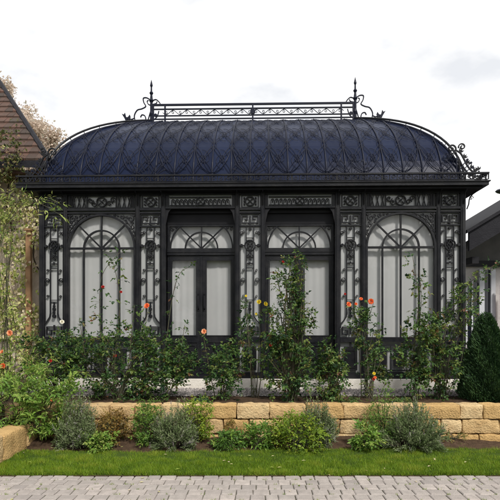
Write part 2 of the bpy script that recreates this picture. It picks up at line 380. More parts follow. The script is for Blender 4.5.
# ------------------------------------------------------------------ sandstone retaining wall
def block(mb, c, h, ax=(1, 0), r=.018, seed=0, res=.05, amp=.010):
    """rounded rough stone block, centre c, half sizes h (along, across, up); ax = along direction in plan"""
    def cs(hh):
        k = max(1, int((2 * hh - 2 * r) / res)); return [-hh, -hh + r * .45, -hh + r] + list(np.linspace(-hh + r, hh - r, k + 1)[1:-1]) + [hh - r, hh - r * .45, hh]
    G = [cs(h[0]), cs(h[1]), cs(h[2])]; idx = {}; V = []; F = []
    def vid(p):
        k = tuple(round(q, 5) for q in p)
        if k not in idx:
            q = Vector(p); inn = Vector([max(-h[i] + r, min(h[i] - r, q[i])) for i in range(3)]); dd = q - inn
            if dd.length > 1e-6: q = inn + dd.normalized() * r
            nv = q.normalized(); nn = noise.fractal(Vector((q.x * 9 + seed * 7.1, q.y * 9, q.z * 9 + seed)), .8, 2, 4)
            dn = Vector([q[i] / h[i] for i in range(3)]); mxi = max(range(3), key=lambda i: abs(dn[i])); nvv = Vector((0, 0, 0)); nvv[mxi] = 1 if dn[mxi] > 0 else -1
            q = q + (nvv * .8 + nv * .2) * nn * amp
            X = c[0] + q.x * ax[0] - q.y * ax[1]; Y = c[1] + q.x * ax[1] + q.y * ax[0]
            idx[k] = len(V); V.append((X, Y, c[2] + q.z))
        return idx[k]
    for a in range(3):
        b, c2 = (a + 1) % 3, (a + 2) % 3
        for sgn in (-1, 1):
            for i in range(len(G[b]) - 1):
                for j in range(len(G[c2]) - 1):
                    q = []
                    for (u, v) in ((i, j), (i + 1, j), (i + 1, j + 1), (i, j + 1)):
                        p = [0, 0, 0]; p[a] = sgn * h[a]; p[b] = G[b][u]; p[c2] = G[c2][v]; q.append(vid(p))
                    if sgn < 0: q = q[::-1]
                    F.append(tuple(q))
    mb.add(V, F, random.random())
w = thing('retaining_wall', 'low honey sandstone block retaining wall across the garden bed', 'wall', (0, 6.55, 0))
mb = MB(); rows = [(-.075, .115), (.118, .308), (.311, .50)]
for ri, (z0, z1) in enumerate(rows):
    x = -2.9 + [-.2, -.05, -.3][ri]; k = 0
    while x < 5.6:
        wd = random.uniform(.30, .58) if ri == 2 else random.uniform(.26, .5)
        block(mb, (x + wd / 2, 6.60 + random.uniform(-.008, .008) - (.012 if ri == 2 else 0), (z0 + z1) / 2), (wd / 2 - .003, .10, (z1 - z0) / 2 - .002), seed=random.random() * 50, amp=.016, res=.04)
        x += wd
mb.build('stone_courses', 'sand', w, smooth=True)
mb = MB(); mb.box(-2.9, 5.5, 6.58, 6.66, 0, .47); mb.build('mortar_core', 'soil', w)
w2 = thing('retaining_wall', 'short low sandstone wall end at left edge beside the lawn', 'wall', (-2.85, 5.6, 0))
mb = MB()
for (yc, hy, zc, hz) in ((5.20, .36, .16, .16), (5.87, .30, .155, .155), (6.42, .23, .15, .15)):
    block(mb, (-2.87, yc, zc), (hy, .13, hz), ax=(0, 1), seed=yc * 3, r=.03, amp=.02)
mb.build('stone_courses', 'sand', w2, smooth=True)
tb = MB(); tb.box(-7, -2.85, 4.9, 6.6, -.04, .24); o = tb.build('raised_soil', 'soil'); o['kind'] = 'structure'

# ------------------------------------------------------------------ the pavilion
YAW = -R(1.5); S = .0166
PV = thing('garden_pavilion', 'black wrought iron garden pavilion with navy domed roof and arched windows', 'pavilion', (0, 8.3, .45), rotz=YAW)
ORI[PV.name] = (0, 0, .45)     # authored in pavilion coordinates: x along the facade, y inward, z above the lawn
def zz(py): return EYE + (320 - py) * S
W = 3.53; DEP = 4.4
FR = 0.0
mb = MB(); mb.box(-W - .12, W + .12, -.14, DEP + .1, .45, .635); mb.build('plinth', 'plinth', PV)
mb = MB(); mb.box(-W - .02, W + .02, -.05, DEP, .637, .72); mb.build('base_rail', 'iron', PV)
Z0, ZT = .72, 3.71
inner = [.249, .249 + 1.237, 1.834, 3.054, 3.445]
def post(x0, x1, y0=-.045, y1=.055):
    m = MB(); c = (x0 + x1) / 2; hx = (x1 - x0) / 2
    m.cbox(c, hx, y0, y1, Z0, ZT, .012)
    m.cbox(c, hx * .45, y0 - .014, y0 + .002, Z0 + .04, zz(209), .005)
    return m.build('post', 'iron', PV)
for s in (-1, 1):
    for a, b in ((.171, .249), (1.403, 1.486), (1.834, 1.909), (3.054, 3.12), (3.445, 3.53)):
        post(*sorted((s * a, s * b)))
# simple side and back elevations
for s in (-1, 1):
    for y in (1.1, 2.2, 3.3, 4.3):
        m = MB(); m.box(s * W - .04, s * W + .04, y - .04, y + .04, Z0, ZT); m.build('post', 'iron', PV)
    m = MB(); m.box(s * (W - .03) - .01, s * (W - .03) + .01, .06, DEP - .1, Z0, ZT); m.build('side_glazing', 'frost', PV)
    m = MB()
    for z in (1.28, 2.8, 3.42): m.box(s * W - .03, s * W + .03, .06, DEP - .1, z - .03, z + .03)
    m.build('side_rail', 'iron', PV)
m = MB(); m.box(-W, W, DEP - .07, DEP - .03, Z0, ZT); m.build('back_wall', 'frost', PV)
m = MB(); m.box(-W + .05, W - .05, .1, DEP - .08, .637, .66); m.build('interior_floor', 'plinth', PV)

# rails across the facade
def rails(x0, x1, par):
    for y0, y1, z0, z1 in ((-.04, .04, zz(210.3), zz(208)), (-.03, .03, zz(213.2), zz(211.6)), (-.035, .035, zz(194.5), ZT)):
        m = MB(); m.box(x0, x1, y0, y1, z0, z1); m.build('rail', 'iron', par)
bay = {'pil': [(-3.445, -3.12), (-1.834, -1.486), (-.171, .171), (1.486, 1.834), (3.12, 3.445)],
       'arch': [(-3.054, -1.909), (1.909, 3.054)], 'door': [(-1.403, -.249), (.249, 1.403)]}
T = .016
def keys(m, c, zt, zb, hw, t=.018, flip=False):
    """greek key pair on a centre stem"""
    h = zt - zb; f = (lambda v: zb + zt - v) if flip else (lambda v: v)
    m.ribbon([(c, f(zb)), (c, f(zt - h * .15))], t * 1.2, -.02, .015)
    for s in (-1, 1):
        m.ribbon([(c, f(zb + h * .18)), (c + s * hw * .85, f(zb + h * .18)), (c + s * hw * .85, f(zt - h * .15)), (c + s * hw * .30, f(zt - h * .15)), (c + s * hw * .30, f(zb + h * .5)), (c + s * hw * .6, f(zb + h * .5))], t, -.018, .012)
def rosette(m, c, z, r, t=.016):
    m.ribbon(arc(c, z, r, 0, 360, 20)[:-1], t, -.025, .015, closed=True)
    m.disc(c, z, r * .24, -.03, .015, 10)
    for a in range(45, 360, 90): m.ribbon([(c + r * .3 * math.cos(R(a)), z + r * .3 * math.sin(R(a))), (c + r * math.cos(R(a)), z + r * math.sin(R(a)))], t * .8, -.02, .01)
for (a, b) in bay['pil']:
    c = (a + b) / 2; hw = (b - a) / 2
    o = MB(); px = S
    zt = [zz(y) for y in (195, 207.4)]
    # frieze square
    o.ribbon([(c - hw * .8, zt[0]), (c + hw * .8, zt[0]), (c + hw * .8, zt[1]), (c - hw * .8, zt[1])], .014, -.02, .01, closed=True)
    zc = sum(zt) / 2; rosette(o, c, zc, .075, .018)
    for s in (-1, 1):
        for dz in (-.05, 0, .05): o.disc(c + s * hw * .55, zc + dz, .016, -.02, .01, 8)
    # upper key panel
    keys(o, c, zz(214.5), zz(225), hw * .9)
    o.box(c - hw, c + hw, -.02, .015, zz(226.6), zz(225.4))
    o.ribbon([(c - hw * .92, zz(225)), (c - hw * .92, zz(214)), (c + hw * .92, zz(214)), (c + hw * .92, zz(225))], .012, -.015, .01)
    o.disc(c, zz(229), .025, -.03, .015, 8)
    for s in (-1, 1):
        o.ribbon([(c + s * hw * .93, zz(227)), (c + s * hw * .93, zz(324))], .008, -.01, .01)
        for y in (232, 270, 296): o.ribbon(spiral(c + s * 6.3 * px, zz(y), .022, .006, 200, 200 + s * 420, 12), .008, -.015, .01)
    for y in (238, 268, 300): o.ribbon([(c - 3.8 * px, zz(y)), (c + 3.8 * px, zz(y))], .010, -.015, .01)
    for s in (-1, 1):
        o.ribbon([(c + s * 3.8 * px, zz(226)), (c + s * 3.8 * px, zz(241))], T, -.015, .012)
        o.ribbon([(c + s * 5.4 * px, zz(245.5)), (c + s * hw, zz(245.5))], .018, -.015, .012)
        o.disc(c + s * 8.3 * px, zz(245.5), .024, -.03, .02, 10)
        o.ribbon([(c + s * 3.8 * px, zz(250)), (c + s * 3.8 * px, zz(314))], T, -.015, .012)
        o.ribbon(arc(c + s * 7.1 * px, zz(280), 1.9 * px, 0, 360, 12)[:-1], .009, -.02, .012, closed=True)
        # bell at the foot
        o.ribbon([(c + s * 3.8 * px, zz(313.5)), (c + s * 4.4 * px, zz(317)), (c + s * 7 * px, zz(321)), (c + s * 9.9 * px, zz(324)), (c + s * 9.9 * px, zz(328))], .018, -.02, .012)
        o.ribbon(spiral(c + s * 2.2 * px, zz(256), .034, .008, 90, 90 + s * 420, 14), .012, -.02, .01)
        o.ribbon(spiral(c + s * 8.2 * px, zz(233), .03, .008, 270, 270 + s * 400, 14), .011, -.02, .01)
    rosette(o, c, zz(245.5), 5.2 * px, .016)
    o.ribbon([(c, zz(240.5)), (c + 3 * px, zz(245.5)), (c, zz(250.5)), (c - 3 * px, zz(245.5))], .012, -.028, .012, closed=True)
    for y, r in ((252.5, .02), (256, .012), (259, .02), (262.5, .012)): o.disc(c, zz(y), r, -.03, .015, 8)
    o.box(c - .05, c + .05, -.03, .012, zz(264), zz(263))
    for y, r in ((303, .012), (306, .018), (309, .026), (312.5, .018), (316, .03)): o.disc(c, zz(y), r, -.03, .015, 8)
    o.ribbon([(c, zz(302)), (c, zz(318))], .02, -.02, .01)
    keys(o, c, zz(325), zz(336), hw * .9, flip=True)
    o.box(c - hw, c + hw, -.04, .04, zz(342), zz(337))
    # foot panel: solid plate in a pale margin
    o.box(c - hw * .62, c + hw * .62, -.03, .01, zz(370), zz(346.5))
    o.ribbon([(c - hw * .4, zz(367)), (c - hw * .4, zz(350)), (c + hw * .4, zz(350)), (c + hw * .4, zz(367))], .014, -.04, -.028, closed=True)
    o.box(c - .012, c + .012, -.02, .01, zz(347), zz(341)); o.box(c - hw, c + hw, -.04, .04, Z0, zz(372.3))
    p = o.build('pilaster_grille', 'iron', PV)
    rails(a, b, p)
    m = MB(); m.box(a, b, .030, .042, Z0, ZT); m.build('glass_panel', 'frost', p)

def spandrel(m, cx, zs, r, s, ztop):
    """scroll ornament between arch and square frame corner"""
    x1 = cx + s * r; k = 1 if s > 0 else -1
    m.ribbon(spiral(x1 - s * .085, ztop - .085, .06, .012, 90 if s > 0 else 90, 90 - s * 460, 24), .016, -.02, .01)
    m.ribbon(spiral(x1 - s * .06, ztop - .22, .042, .01, 200, 200 + s * 420, 18), .013, -.02, .01)
    m.ribbon(spiral(x1 - s * .23, ztop - .055, .038, .01, 60, 60 - s * 420, 18), .013, -.02, .01)
    m.ribbon(spiral(x1 - s * .36, ztop - .028, .022, .006, 60, 60 - s * 400, 12), .010, -.02, .01)
    m.ribbon(spiral(x1 - s * .03, ztop - .36, .024, .006, 60, 60 - s * 400, 12), .010, -.02, .01)
    m.disc(x1 - s * .15, ztop - .15, .022, -.025, .012, 8)
    P = [(cx + s * (r + .035) * math.cos(R(q)), zs + (r + .035) * math.sin(R(q))) for q in range(12, 84, 6)]
    P = [p for p in P if abs(p[0] - cx) < r - .005 and p[1] < ztop - .01]
    if len(P) > 2: m.ribbon(P, .010, -.018, .01)
    for (dx, dz, rr) in ((.145, .06, .03), (.055, .15, .03), (.165, .115, .022), (.30, .035, .018), (.03, .30, .02)): m.ribbon(spiral(x1 - s * dx, ztop - dz, rr, .005, 150, 150 + s * 420, 12), .010, -.02, .01)
    m.disc(x1 - s * .03, ztop - .03, .02, -.025, .012, 8)

for wi, (a, b) in enumerate(bay['arch']):
    c = (a + b) / 2; hw = (b - a) / 2; zs = zz(248); zb = zz(337)
    f = MB()
    f.ribbon([(c - hw + .014, zb), (c - hw + .014, zs)] + arc(c, zs, hw - .014, 180, 0, 32)[1:-1] + [(c + hw - .014, zs), (c + hw - .014, zb)], .03, -.035, .03)
    f.box(a, b, -.04, .04, zz(341.5), zz(337))
    wn = f.build('arched_window', 'iron', PV)
    m = MB(); r = 18 * S
    m.ribbon([(c - r, zb), (c - r, zs)] + arc(c, zs, r, 180, 0, 20)[1:-1] + [(c + r, zs), (c + r, zb)], .026, -.02, .02)
    m.ribbon([(c, zb), (c, zs + hw - .02)], .026, -.018, .018)
    m.ribbon([(c - hw + .02, zs), (c + hw - .02, zs)], .034, -.026, .022)
    for s in (-1, 1): m.ribbon([(c, zs), (c + s * (hw - .01) * .707, zs + (hw - .01) * .707)], .024, -.016, .016)
    m.build('muntin', 'iron', wn)
    ztp = zz(213.2)
    for s in (-1, 1):
        m = MB(); spandrel(m, c, zs, hw, s, ztp); m.build('spandrel_scroll', 'iron', wn)
    m = MB(); m.box(a, b, .006, .012, zz(371), zz(213.2)); m.build('pane', 'glass', wn)
    # lower zone: glass with lattice, solid middle panel
    m = MB()
    m.ribbon([(a + .05, zz(370)), (a + .05, zz(345)), (b - .05, zz(345)), (b - .05, zz(370))], .02, -.02, .004, closed=True)
    for k in range(3):
        x0 = a + .08 + k * (2 * hw - .16) / 3; x1 = x0 + (2 * hw - .16) / 3 - .02; xc = (x0 + x1) / 2
        m.box(x0 + .05, x1 - .05, -.02, .004, zz(366), zz(349))
        m.ribbon([(x0, zz(345)), (x0, zz(370))], .014, -.02, .004)
    m.box(a, b, -.04, .04, Z0, zz(371.5))
    m.build('apron_grille', 'iron', wn)
    # frieze
    m = MB(); zt, zb2 = zz(195.2), zz(207.2); zc = (zt + zb2) / 2; h = (zt - zb2) / 2
    m.ribbon([(a + .03, zb2), (a + .03, zt), (b - .03, zt), (b - .03, zb2)], .014, -.02, .01, closed=True)
    rosette(m, c, zc, h * .8, .016)
    for s in (-1, 1):
        for k, x in enumerate((.13, .19)): m.ribbon(spiral(c + s * x, zc + (.03 if k else -.03), .05, .01, 0, s * 420, 16), .013, -.02, .01)
        for k in range(3):
            x = c + s * (.27 + k * .085); m.ribbon([(x, zb2), (x + s * .05, zt)], .010, -.02, .01); m.ribbon([(x + s * .05, zb2), (x, zt)], .010, -.02, .01)
        for x in (.245, .50, .525): m.ribbon([(c + s * x, zb2), (c + s * x, zt)], .014, -.02, .01)
    fg = m.build('frieze_grille', 'iron', PV); rails(a, b, fg)
    m = MB(); m.box(a, b, .030, .042, zz(213.2), ZT); m.build('glass_panel', 'frost', PV)

DY = .16
for di, (a, b) in enumerate(bay['door']):
    c = (a + b) / 2; hw = (b - a) / 2
    # frieze and recess
    m = MB(); zt, zb2 = zz(195.2), zz(206.6); zc = (zt + zb2) / 2; h = (zt - zb2) / 2
    m.box(a, b, -.03, .03, zz(194.5), ZT); m.box(a, b, -.04, .04, zz(208.6), zz(206.8))
    m.box(a, a + .05, -.02, .03, zb2, zt); m.box(b - .05, b, -.02, .03, zb2, zt)
    n = 14
    for k in range(n):
        x = a + .09 + (2 * hw - .18) * (k + .5) / n
        if k in (6, 7): continue
        m.ribbon([(x - .028, zb2), (x - .028, zc)] + arc(x, zc, .028, 180, 0, 8)[1:-1] + [(x + .028, zc), (x + .028, zb2)], .009, -.02, .01)
        m.disc(x, zc - .01, .012, -.02, .01, 6)
    m.ribbon([(a + .06, zt - .03), (b - .06, zt - .03)], .012, -.02, .01)
    m.ribbon([(a + .06, zb2 + .025), (b - .06, zb2 + .025)], .010, -.02, .01)
    rosette(m, c, zc, h * .7, .015)
    m.build('frieze_grille', 'iron', PV)
    m = MB(); m.box(a, b, .030, .042, zz(206.8), ZT); m.build('glass_panel', 'frost', PV)
    m = MB(); m.box(a, b, .045, DY + .03, zz(208.8), zz(208.0)); m.box(a, b, DY - .03, DY + .03, zz(223), zz(208.9))
    m.box(a, b, DY - .08, DY + .025, zz(212), zz(209))
    for s in (-1, 1):
        xe = c + s * hw
        m.plate([(xe, zz(208.9)), (xe - s * .09, zz(208.9)), (xe - s * .075, zz(210)), (xe - s * .045, zz(212.5)), (xe - s * .03, zz(216)), (xe - s * .012, zz(221)), (xe, zz(226))], -.02, .02)
    m.build('door_head', 'iron_dark', PV)
    # transom
    zs = zz(247); ztp = zz(223.5)
    f = MB(); f.ribbon([(a + .02, zs), (a + .02, ztp), (b - .02, ztp), (b - .02, zs)], .04, DY - .03, DY + .03)
    f.box(a, b, DY - .045, DY + .03, zz(254), zz(247)); f.box(a, b, DY - .055, DY - .045, zz(251.2), zz(249.8))
    tw = f.build('transom_window', 'iron', PV)
    m = MB(); r = 16.5 * S; ro = hw - .05
    amax = math.degrees(math.asin((ztp - zs) / ro))
    m.ribbon(arc(c, zs, r, 180, 0, 20), .024, DY - .02, DY + .01)
    for s in (-1, 1):
        m.ribbon([(c + s * ro * math.cos(R(q)), zs + ro * math.sin(R(q))) for q in np.linspace(0, amax, 10)], .024, DY - .022, DY + .01)
        m.ribbon([(c, zs), (c + s * (ztp - zs) * 1.02, ztp)], .022, DY - .018, DY + .01)
        m.ribbon(spiral(c + s * (hw - .07), ztp - .06, .035, .008, 0, s * 420, 14), .012, DY - .02, DY + .01)
        m.ribbon(spiral(c + s * (hw - .14), ztp - .035, .022, .006, 0, -s * 400, 12), .010, DY - .02, DY + .01)
    m.ribbon([(c, zs), (c, ztp)], .022, DY - .018, DY + .01)
    m.build('muntin', 'iron', tw)
    m = MB(); m.box(a + .03, b - .03, DY + .010, DY + .016, zs, ztp); m.build('pane', 'glass', tw)
    for s in (-1, 1):
        m = MB(); m.box(*sorted((c + s * hw, c + s * (hw - .028))), DY - .02, DY + .03, Z0, zz(254)); m.build('jamb', 'iron', PV)
        # leaf
        x0, x1 = sorted((c + s * .004, c + s * (hw - .046)))
        zl0, zl1 = .73, zz(254.6); st = .070
        xi = (c + s * (st + .004)); xo = c + s * (hw - .030 - .034)
        lo, hi = sorted((xi, xo))
        f = MB()
        f.box(*sorted((c + s * .004, xi)), DY - .02, DY + .02, zl0, zl1); f.box(*sorted((xo, c + s * (hw - .030))), DY - .02, DY + .02, zl0, zl1)
        f.box(lo, hi, DY - .02, DY + .02, zz(258.5), zl1); f.box(lo, hi, DY - .02, DY + .02, zz(343), zz(336.5)); f.box(lo, hi, DY - .02, DY + .02, zl0, zz(371))
        f.ribbon([(lo + .01, zz(336)), (lo + .01, zz(259)), (hi - .01, zz(259)), (hi - .01, zz(336))], .016, DY - .028, DY - .018, closed=True)
        df = f.build('door_leaf', 'iron', PV)
        m = MB(); m.box(lo, hi, DY + .002, DY + .008, zz(336.5), zz(258.5)); m.build('pane', 'glass', df)
        m = MB(); m.box(lo, hi, DY - .008, DY + .012, zz(371), zz(343))
        zc = zz(357); xc = (lo + hi) / 2; hh = (hi - lo) / 2
        m.ribbon([(lo + .03, zz(368)), (lo + .03, zz(346)), (hi - .03, zz(346)), (hi - .03, zz(368))], .014, DY - .02, DY - .006, closed=True)
        for q in (-1, 1):
            for e in (-1, 1): m.ribbon(spiral(xc + q * hh * .38, zc + e * .085, .06, .012, 90 * e, 90 * e + q * e * 420, 18), .014, DY - .02, DY - .006)
        m.disc(xc, zc, .03, DY - .022, DY - .006, 10)
        m.build('lower_panel', 'iron', df)
        m = MB(); xh = c + s * .052
        m.tube([(xh, DY - .02, zz(293)), (xh, DY - .06, zz(294)), (xh, DY - .07, zz(296)), (xh, DY - .075, zz(301)), (xh, DY - .07, zz(306)), (xh, DY - .06, zz(308)), (xh, DY - .02, zz(309))], .013, 8)
        m.box(xh - .020, xh + .020, DY - .026, DY - .019, zz(311), zz(291)); m.build('door_handle', 'iron_dark', df)
        if s < 0:
            pass
    m = MB(); m.box(c - .018, c + .018, DY - .032, DY - .021, .75, zz(255)); m.build('cover_strip', 'iron', PV)
    m = MB(); m.box(a - .02, b + .02, -.10, -.052, .637, .69); m.box(a, b, -.04, DY - .03, .721, .728); m.build('threshold', 'iron_dark', PV)

# curtains: separate things hung inside
def curtain(a, b, y, z0, z1, label, seed):
    cth = thing('curtain', label, 'curtain', group='white curtains behind the pavilion glazing')
    cw, sw = math.cos(YAW), math.sin(YAW); cx = (a + b) / 2
    cth.location = (cx * cw - y * sw, 8.3 + cx * sw + y * cw, z0); cth.rotation_euler = (0, 0, YAW)
    ORI[cth.name] = (cx, y, z0)
    V, F = [], []; n = 150; ph = seed * 2.1
    for i in range(n + 1):
        x = a + (b - a) * i / n
        d = .0035 * math.sin(x * 46 + ph + 2 * math.sin(x * 5 + ph)) + .009 * noise.noise(Vector((x * 5, seed, 0)))
        V += [(x, y + d, z0), (x, y + d * .7 + .003 * math.sin(x * 60), z1)]
    for i in range(n): F.append((2 * i, 2 * i + 2, 2 * i + 3, 2 * i + 1))
    npmesh('cloth', np.array(V), F, M['curtain'], cth, smooth=True)
    m = MB(); m.tube([(a, y, z1 + .005), (b, y, z1 + .005)], .008, 6); m.build('curtain_rod', 'iron', cth)
curtain(-3.05, -1.915, .075, .74, 3.50, 'white curtain behind the left arched window', 1)
curtain(1.915, 3.05, .075, .74, 3.50, 'white curtain behind the right arched window', 2)
curtain(-1.39, -.26, .23, .74, 3.24, 'white curtain behind the left glazed double door', 3)
curtain(.26, 1.39, .23, .74, 3.24, 'white curtain behind the right double door, behind the tall rose', 4)

# eaves, gutter and parapet
OV = .27
def ring(m, o0, o1, z0, z1):
    """rectangular ring round the building between outsets o0 < o1"""
    X0, X1, Y1 = W + o0, W + o1, DEP
    m.box(-X1, X1, -o1, -o0, z0, z1); m.box(-X1, X1, Y1 + o0, Y1 + o1, z0, z1)
    m.box(-X1, -X0, -o0, Y1 + o0, z0, z1); m.box(X0, X1, -o0, Y1 + o0, z0, z1)
m = MB(); ring(m, -.12, .20, 3.712, 3.745); g = m.build('soffit', 'iron_dark', PV)
m = MB(); ring(m, .17, OV, 3.747, 3.80); ring(m, .20, OV + .02, 3.801, 3.818); ring(m, .18, .20, 3.72, 3.746)
g = m.build('gutter', 'iron', PV)
m = MB(); m.box(-W - .1, W + .1, -.1, DEP + .1, 3.78, 3.80); m.build('eaves_deck', 'iron_dark', PV)
m = MB()
ring(m, OV - .035, OV - .01, 3.835, 3.845); ring(m, OV - .04, OV + .005, 3.925, 3.95)
yf = -(OV - .02)
k = -W - OV + .1
i = 0
while k < W + OV - .05:
    m.ribbon(spiral(k, 3.885, .034, .008, 180 * (i % 2), 180 * (i % 2) + 400, 14), .011, yf - .008, yf + .008)
    m.ribbon([(k + .06, 3.84), (k + .06, 3.93)], .012 if i % 6 else .03, yf - .010, yf + .010)
    k += .12; i += 1
for s in (-1, 1):
    xs = s * (W + OV - .02)
    for q in range(26):
        y = -.2 + q * .19; m.box(xs - .008, xs + .008, y - .01, y + .01, 3.84, 3.93)
    m.ribbon([(xs - s * .01, 3.93), (xs - s * .09, 3.91), (xs - s * .15, 3.84)], .02, yf + .012, yf + .03)
m.build('parapet_rail', 'iron', PV)
# small scroll brackets under the eaves
for x in (-3.487, -3.09, -1.87, -1.45, -.21, .21, 1.45, 1.87, 3.09, 3.487):
    m = MB()
    P = [(0, 3.50), (-.03, 3.56), (-.04, 3.62), (-.07, 3.67), (-.14, 3.70)]
    m.tube([(x, -.05 + p[0] * 1.0, p[1]) for p in P], .011, 5)
    m.tube([(x, -.09 + q[0], 3.655 + q[1]) for q in [(.03 * math.cos(t) * (1 - t / 9), .03 * math.sin(t) * (1 - t / 9)) for t in np.linspace(0, 7.5, 14)]], .006, 4)
    m.build('eaves_bracket', 'iron', PV)
for s in (-1, 1):
    for y in (.0, 1.1, 2.2, 3.3, 4.3):
        m = MB()
        m.tube([(s * (W + .03), y, 3.42), (s * (W + .06), y, 3.5), (s * (W + .07), y, 3.58), (s * (W + .12), y, 3.66), (s * (W + .19), y, 3.71)], .010, 5)
        m.tube([(s * (W + .10 + .04 * math.cos(t) * (1 - t / 9)), y, 3.60 + .04 * math.sin(t) * (1 - t / 9)) for t in np.linspace(0, 7.5, 14)], .007, 4)
        m.build('side_bracket', 'iron', PV)

# roof
RX, RZ0, RH, RD = 2.12, 3.80, 1.99, 2.2
BX = 3.49
def roofp(side, t, u):
    """side 0 front, 1 back, 2 left, 3 right; t in -1..1 along base, u 0..1 base to ridge"""
    s = u * u
    xh = BX + (RX - BX) * s; yf_ = .02 + (RD - .02) * s; z = RZ0 + RH * (u * .93 + .07 * math.sin(u * math.pi / 2))
    return xh, yf_, z
def front_at(x, u, lift=0):
    xh, y, z = roofp(0, 0, u)
    return (x, y - lift * .8, z + lift * .6)
NU = 18     # flat panels between horizontal glazing bars give the slightly faceted outline
us = np.linspace(0, 1, NU + 1)
bays_x = np.linspace(-BX, BX, 23); BT = [random.random() for _ in range(22)]
m = MB()
for k in range(NU):
    u0, u1 = us[k], us[k + 1]
    h0, y0, z0 = roofp(0, 0, u0); h1, y1, z1 = roofp(0, 0, u1)
    for i in range(22):
        xa, xb = bays_x[i], bays_x[i + 1]
        a0, b0 = max(-h0, min(h0, xa)), max(-h0, min(h0, xb)); a1, b1 = max(-h1, min(h1, xa)), max(-h1, min(h1, xb))
        if b0 - a0 < 1e-4: continue
        for fl in (0, 1):
            Y0, Y1 = (y0, y1) if fl == 0 else (DEP - y0, DEP - y1)
            if b1 - a1 < 1e-4: f_ = [(a0, Y0, z0), (b0, Y0, z0), (a1, Y1, z1)]
            else: f_ = [(a0, Y0, z0), (b0, Y0, z0), (b1, Y1, z1), (a1, Y1, z1)]
            if fl: f_ = f_[::-1]
            m.add(f_, [tuple(range(len(f_)))], BT[i])
    for s in (-1, 1):
        f_ = [(s * h0, y0, z0), (s * h0, DEP - y0, z0), (s * h1, DEP - y1, z1), (s * h1, y1, z1)]
        if k == NU - 1: f_ = f_[:2] + [(s * h1, DEP / 2, z1)]
        if s > 0: m.add(f_, [tuple(range(len(f_)))])
        else: m.add(f_, [tuple(range(len(f_)))[::-1]])
roof = m.build('roof', 'roof', PV)
uu = np.linspace(0, 1, 15)
def umax_for(x):
    ax = abs(x)
    if ax <= RX: return 1.0
    return math.sqrt(max(0, (BX - ax) / (BX - RX)))
for x in bays_x[1:-1]:
    um = umax_for(x)
    m = MB(); us_ = [um * q for q in uu]
    m.tube([front_at(x, u, .012) for u in us_], .013, 5)
    m.build('roof_rib', 'rib', roof)
for s in (-1, 1):      # hips, and the free arched bar standing clear of each front hip
    m = MB(); P = []
    for u in uu:
        h, y, z = roofp(0, 0, u); P.append((s * h, y, z + .01))
    m.tube(P, .022, 6); m.tube([(p[0], DEP - p[1], p[2]) for p in P], .022, 6); m.build('hip_bar', 'rib', roof)
    m = MB(); P = []
    for u in np.linspace(.0, 1, 20):
        h, y, z = roofp(0, 0, u); q = math.sin(u * math.pi)
        P.append((s * (h + .03 * (1 - u) + .01), y - .02, z + .045 * q + .02))
    m.tube(P, .020, 6); m.tube([(p[0], DEP - p[1], p[2]) for p in P], .020, 6)
    for k in range(1, 19, 2):
        h, y, z = roofp(0, 0, k / 19); m.tube([(s * h, y, z), P[k]], .008, 4)
    m.build('hip_arch', 'iron', roof)
    for k in range(1, 12):           # end slope ribs
        m = MB()
        y = k * DEP / 12; fr = min(y, DEP - y); um = math.sqrt(min(1, fr / RD))
        m.tube([(s * (roofp(0, 0, u * um)[0] + .01), y, roofp(0, 0, u * um)[2] + .01) for u in uu], .016, 5)
        m.build('roof_rib', 'rib', roof)
# lattice of curved bars on the front slope: pointed arches and ovals between the ribs
def curve_on(m, f, n=14, r=.0045, lift=.016):
    P = []
    for i in range(n + 1):
        x, u = f(i / n)
        if u < 0 or u > 1 or abs(x) > BX + (RX - BX) * u * u - .02:
            if len(P) > 1: m.tube(P, r, 4)
            P = []; continue
        P.append(front_at(x, u, lift))
    if len(P) > 1: m.tube(P, r, 4)
m = MB(); bw = bays_x[1] - bays_x[0]
for i in range(0, 22):
    x0 = bays_x[i]; xc = x0 + bw / 2
    for (ua, ub) in ((.10, .40), (.42, .68), (.70, .97)):
        for s in (-1, 1):
            curve_on(m, lambda t: (xc + s * bw * .5 * math.cos(t * math.pi), ua + (ub - ua) * t))     # S-crossing pair
            curve_on(m, lambda t: (xc + s * bw * .5 * (1 - math.sin(t * math.pi) * .95), ua + (ub - ua) * t), r=.0042)
        uc = (ua + ub) / 2
        curve_on(m, lambda t: (x0 + .045 * math.cos(t * 6.283), ub + .045 * math.sin(t * 6.283)), r=.004)
        for s in (-1, 1): curve_on(m, lambda t: (xc + s * bw * (.12 + .30 * t) * math.cos(t * 5), uc + .10 * t * math.sin(t * 5) * s), r=.004)
        curve_on(m, lambda t: (xc + .035 * math.cos(t * 6.283), uc + .035 * math.sin(t * 6.283)), r=.0042)
    if i % 2 == 0:
        for s in (-1, 1): curve_on(m, lambda t: (x0 + bw + s * bw * math.sin(t * math.pi / 2), .12 + .34 * (1 - math.cos(t * math.pi / 2))), r=.007, lift=.022)
m.build('roof_lattice', 'rib', roof)
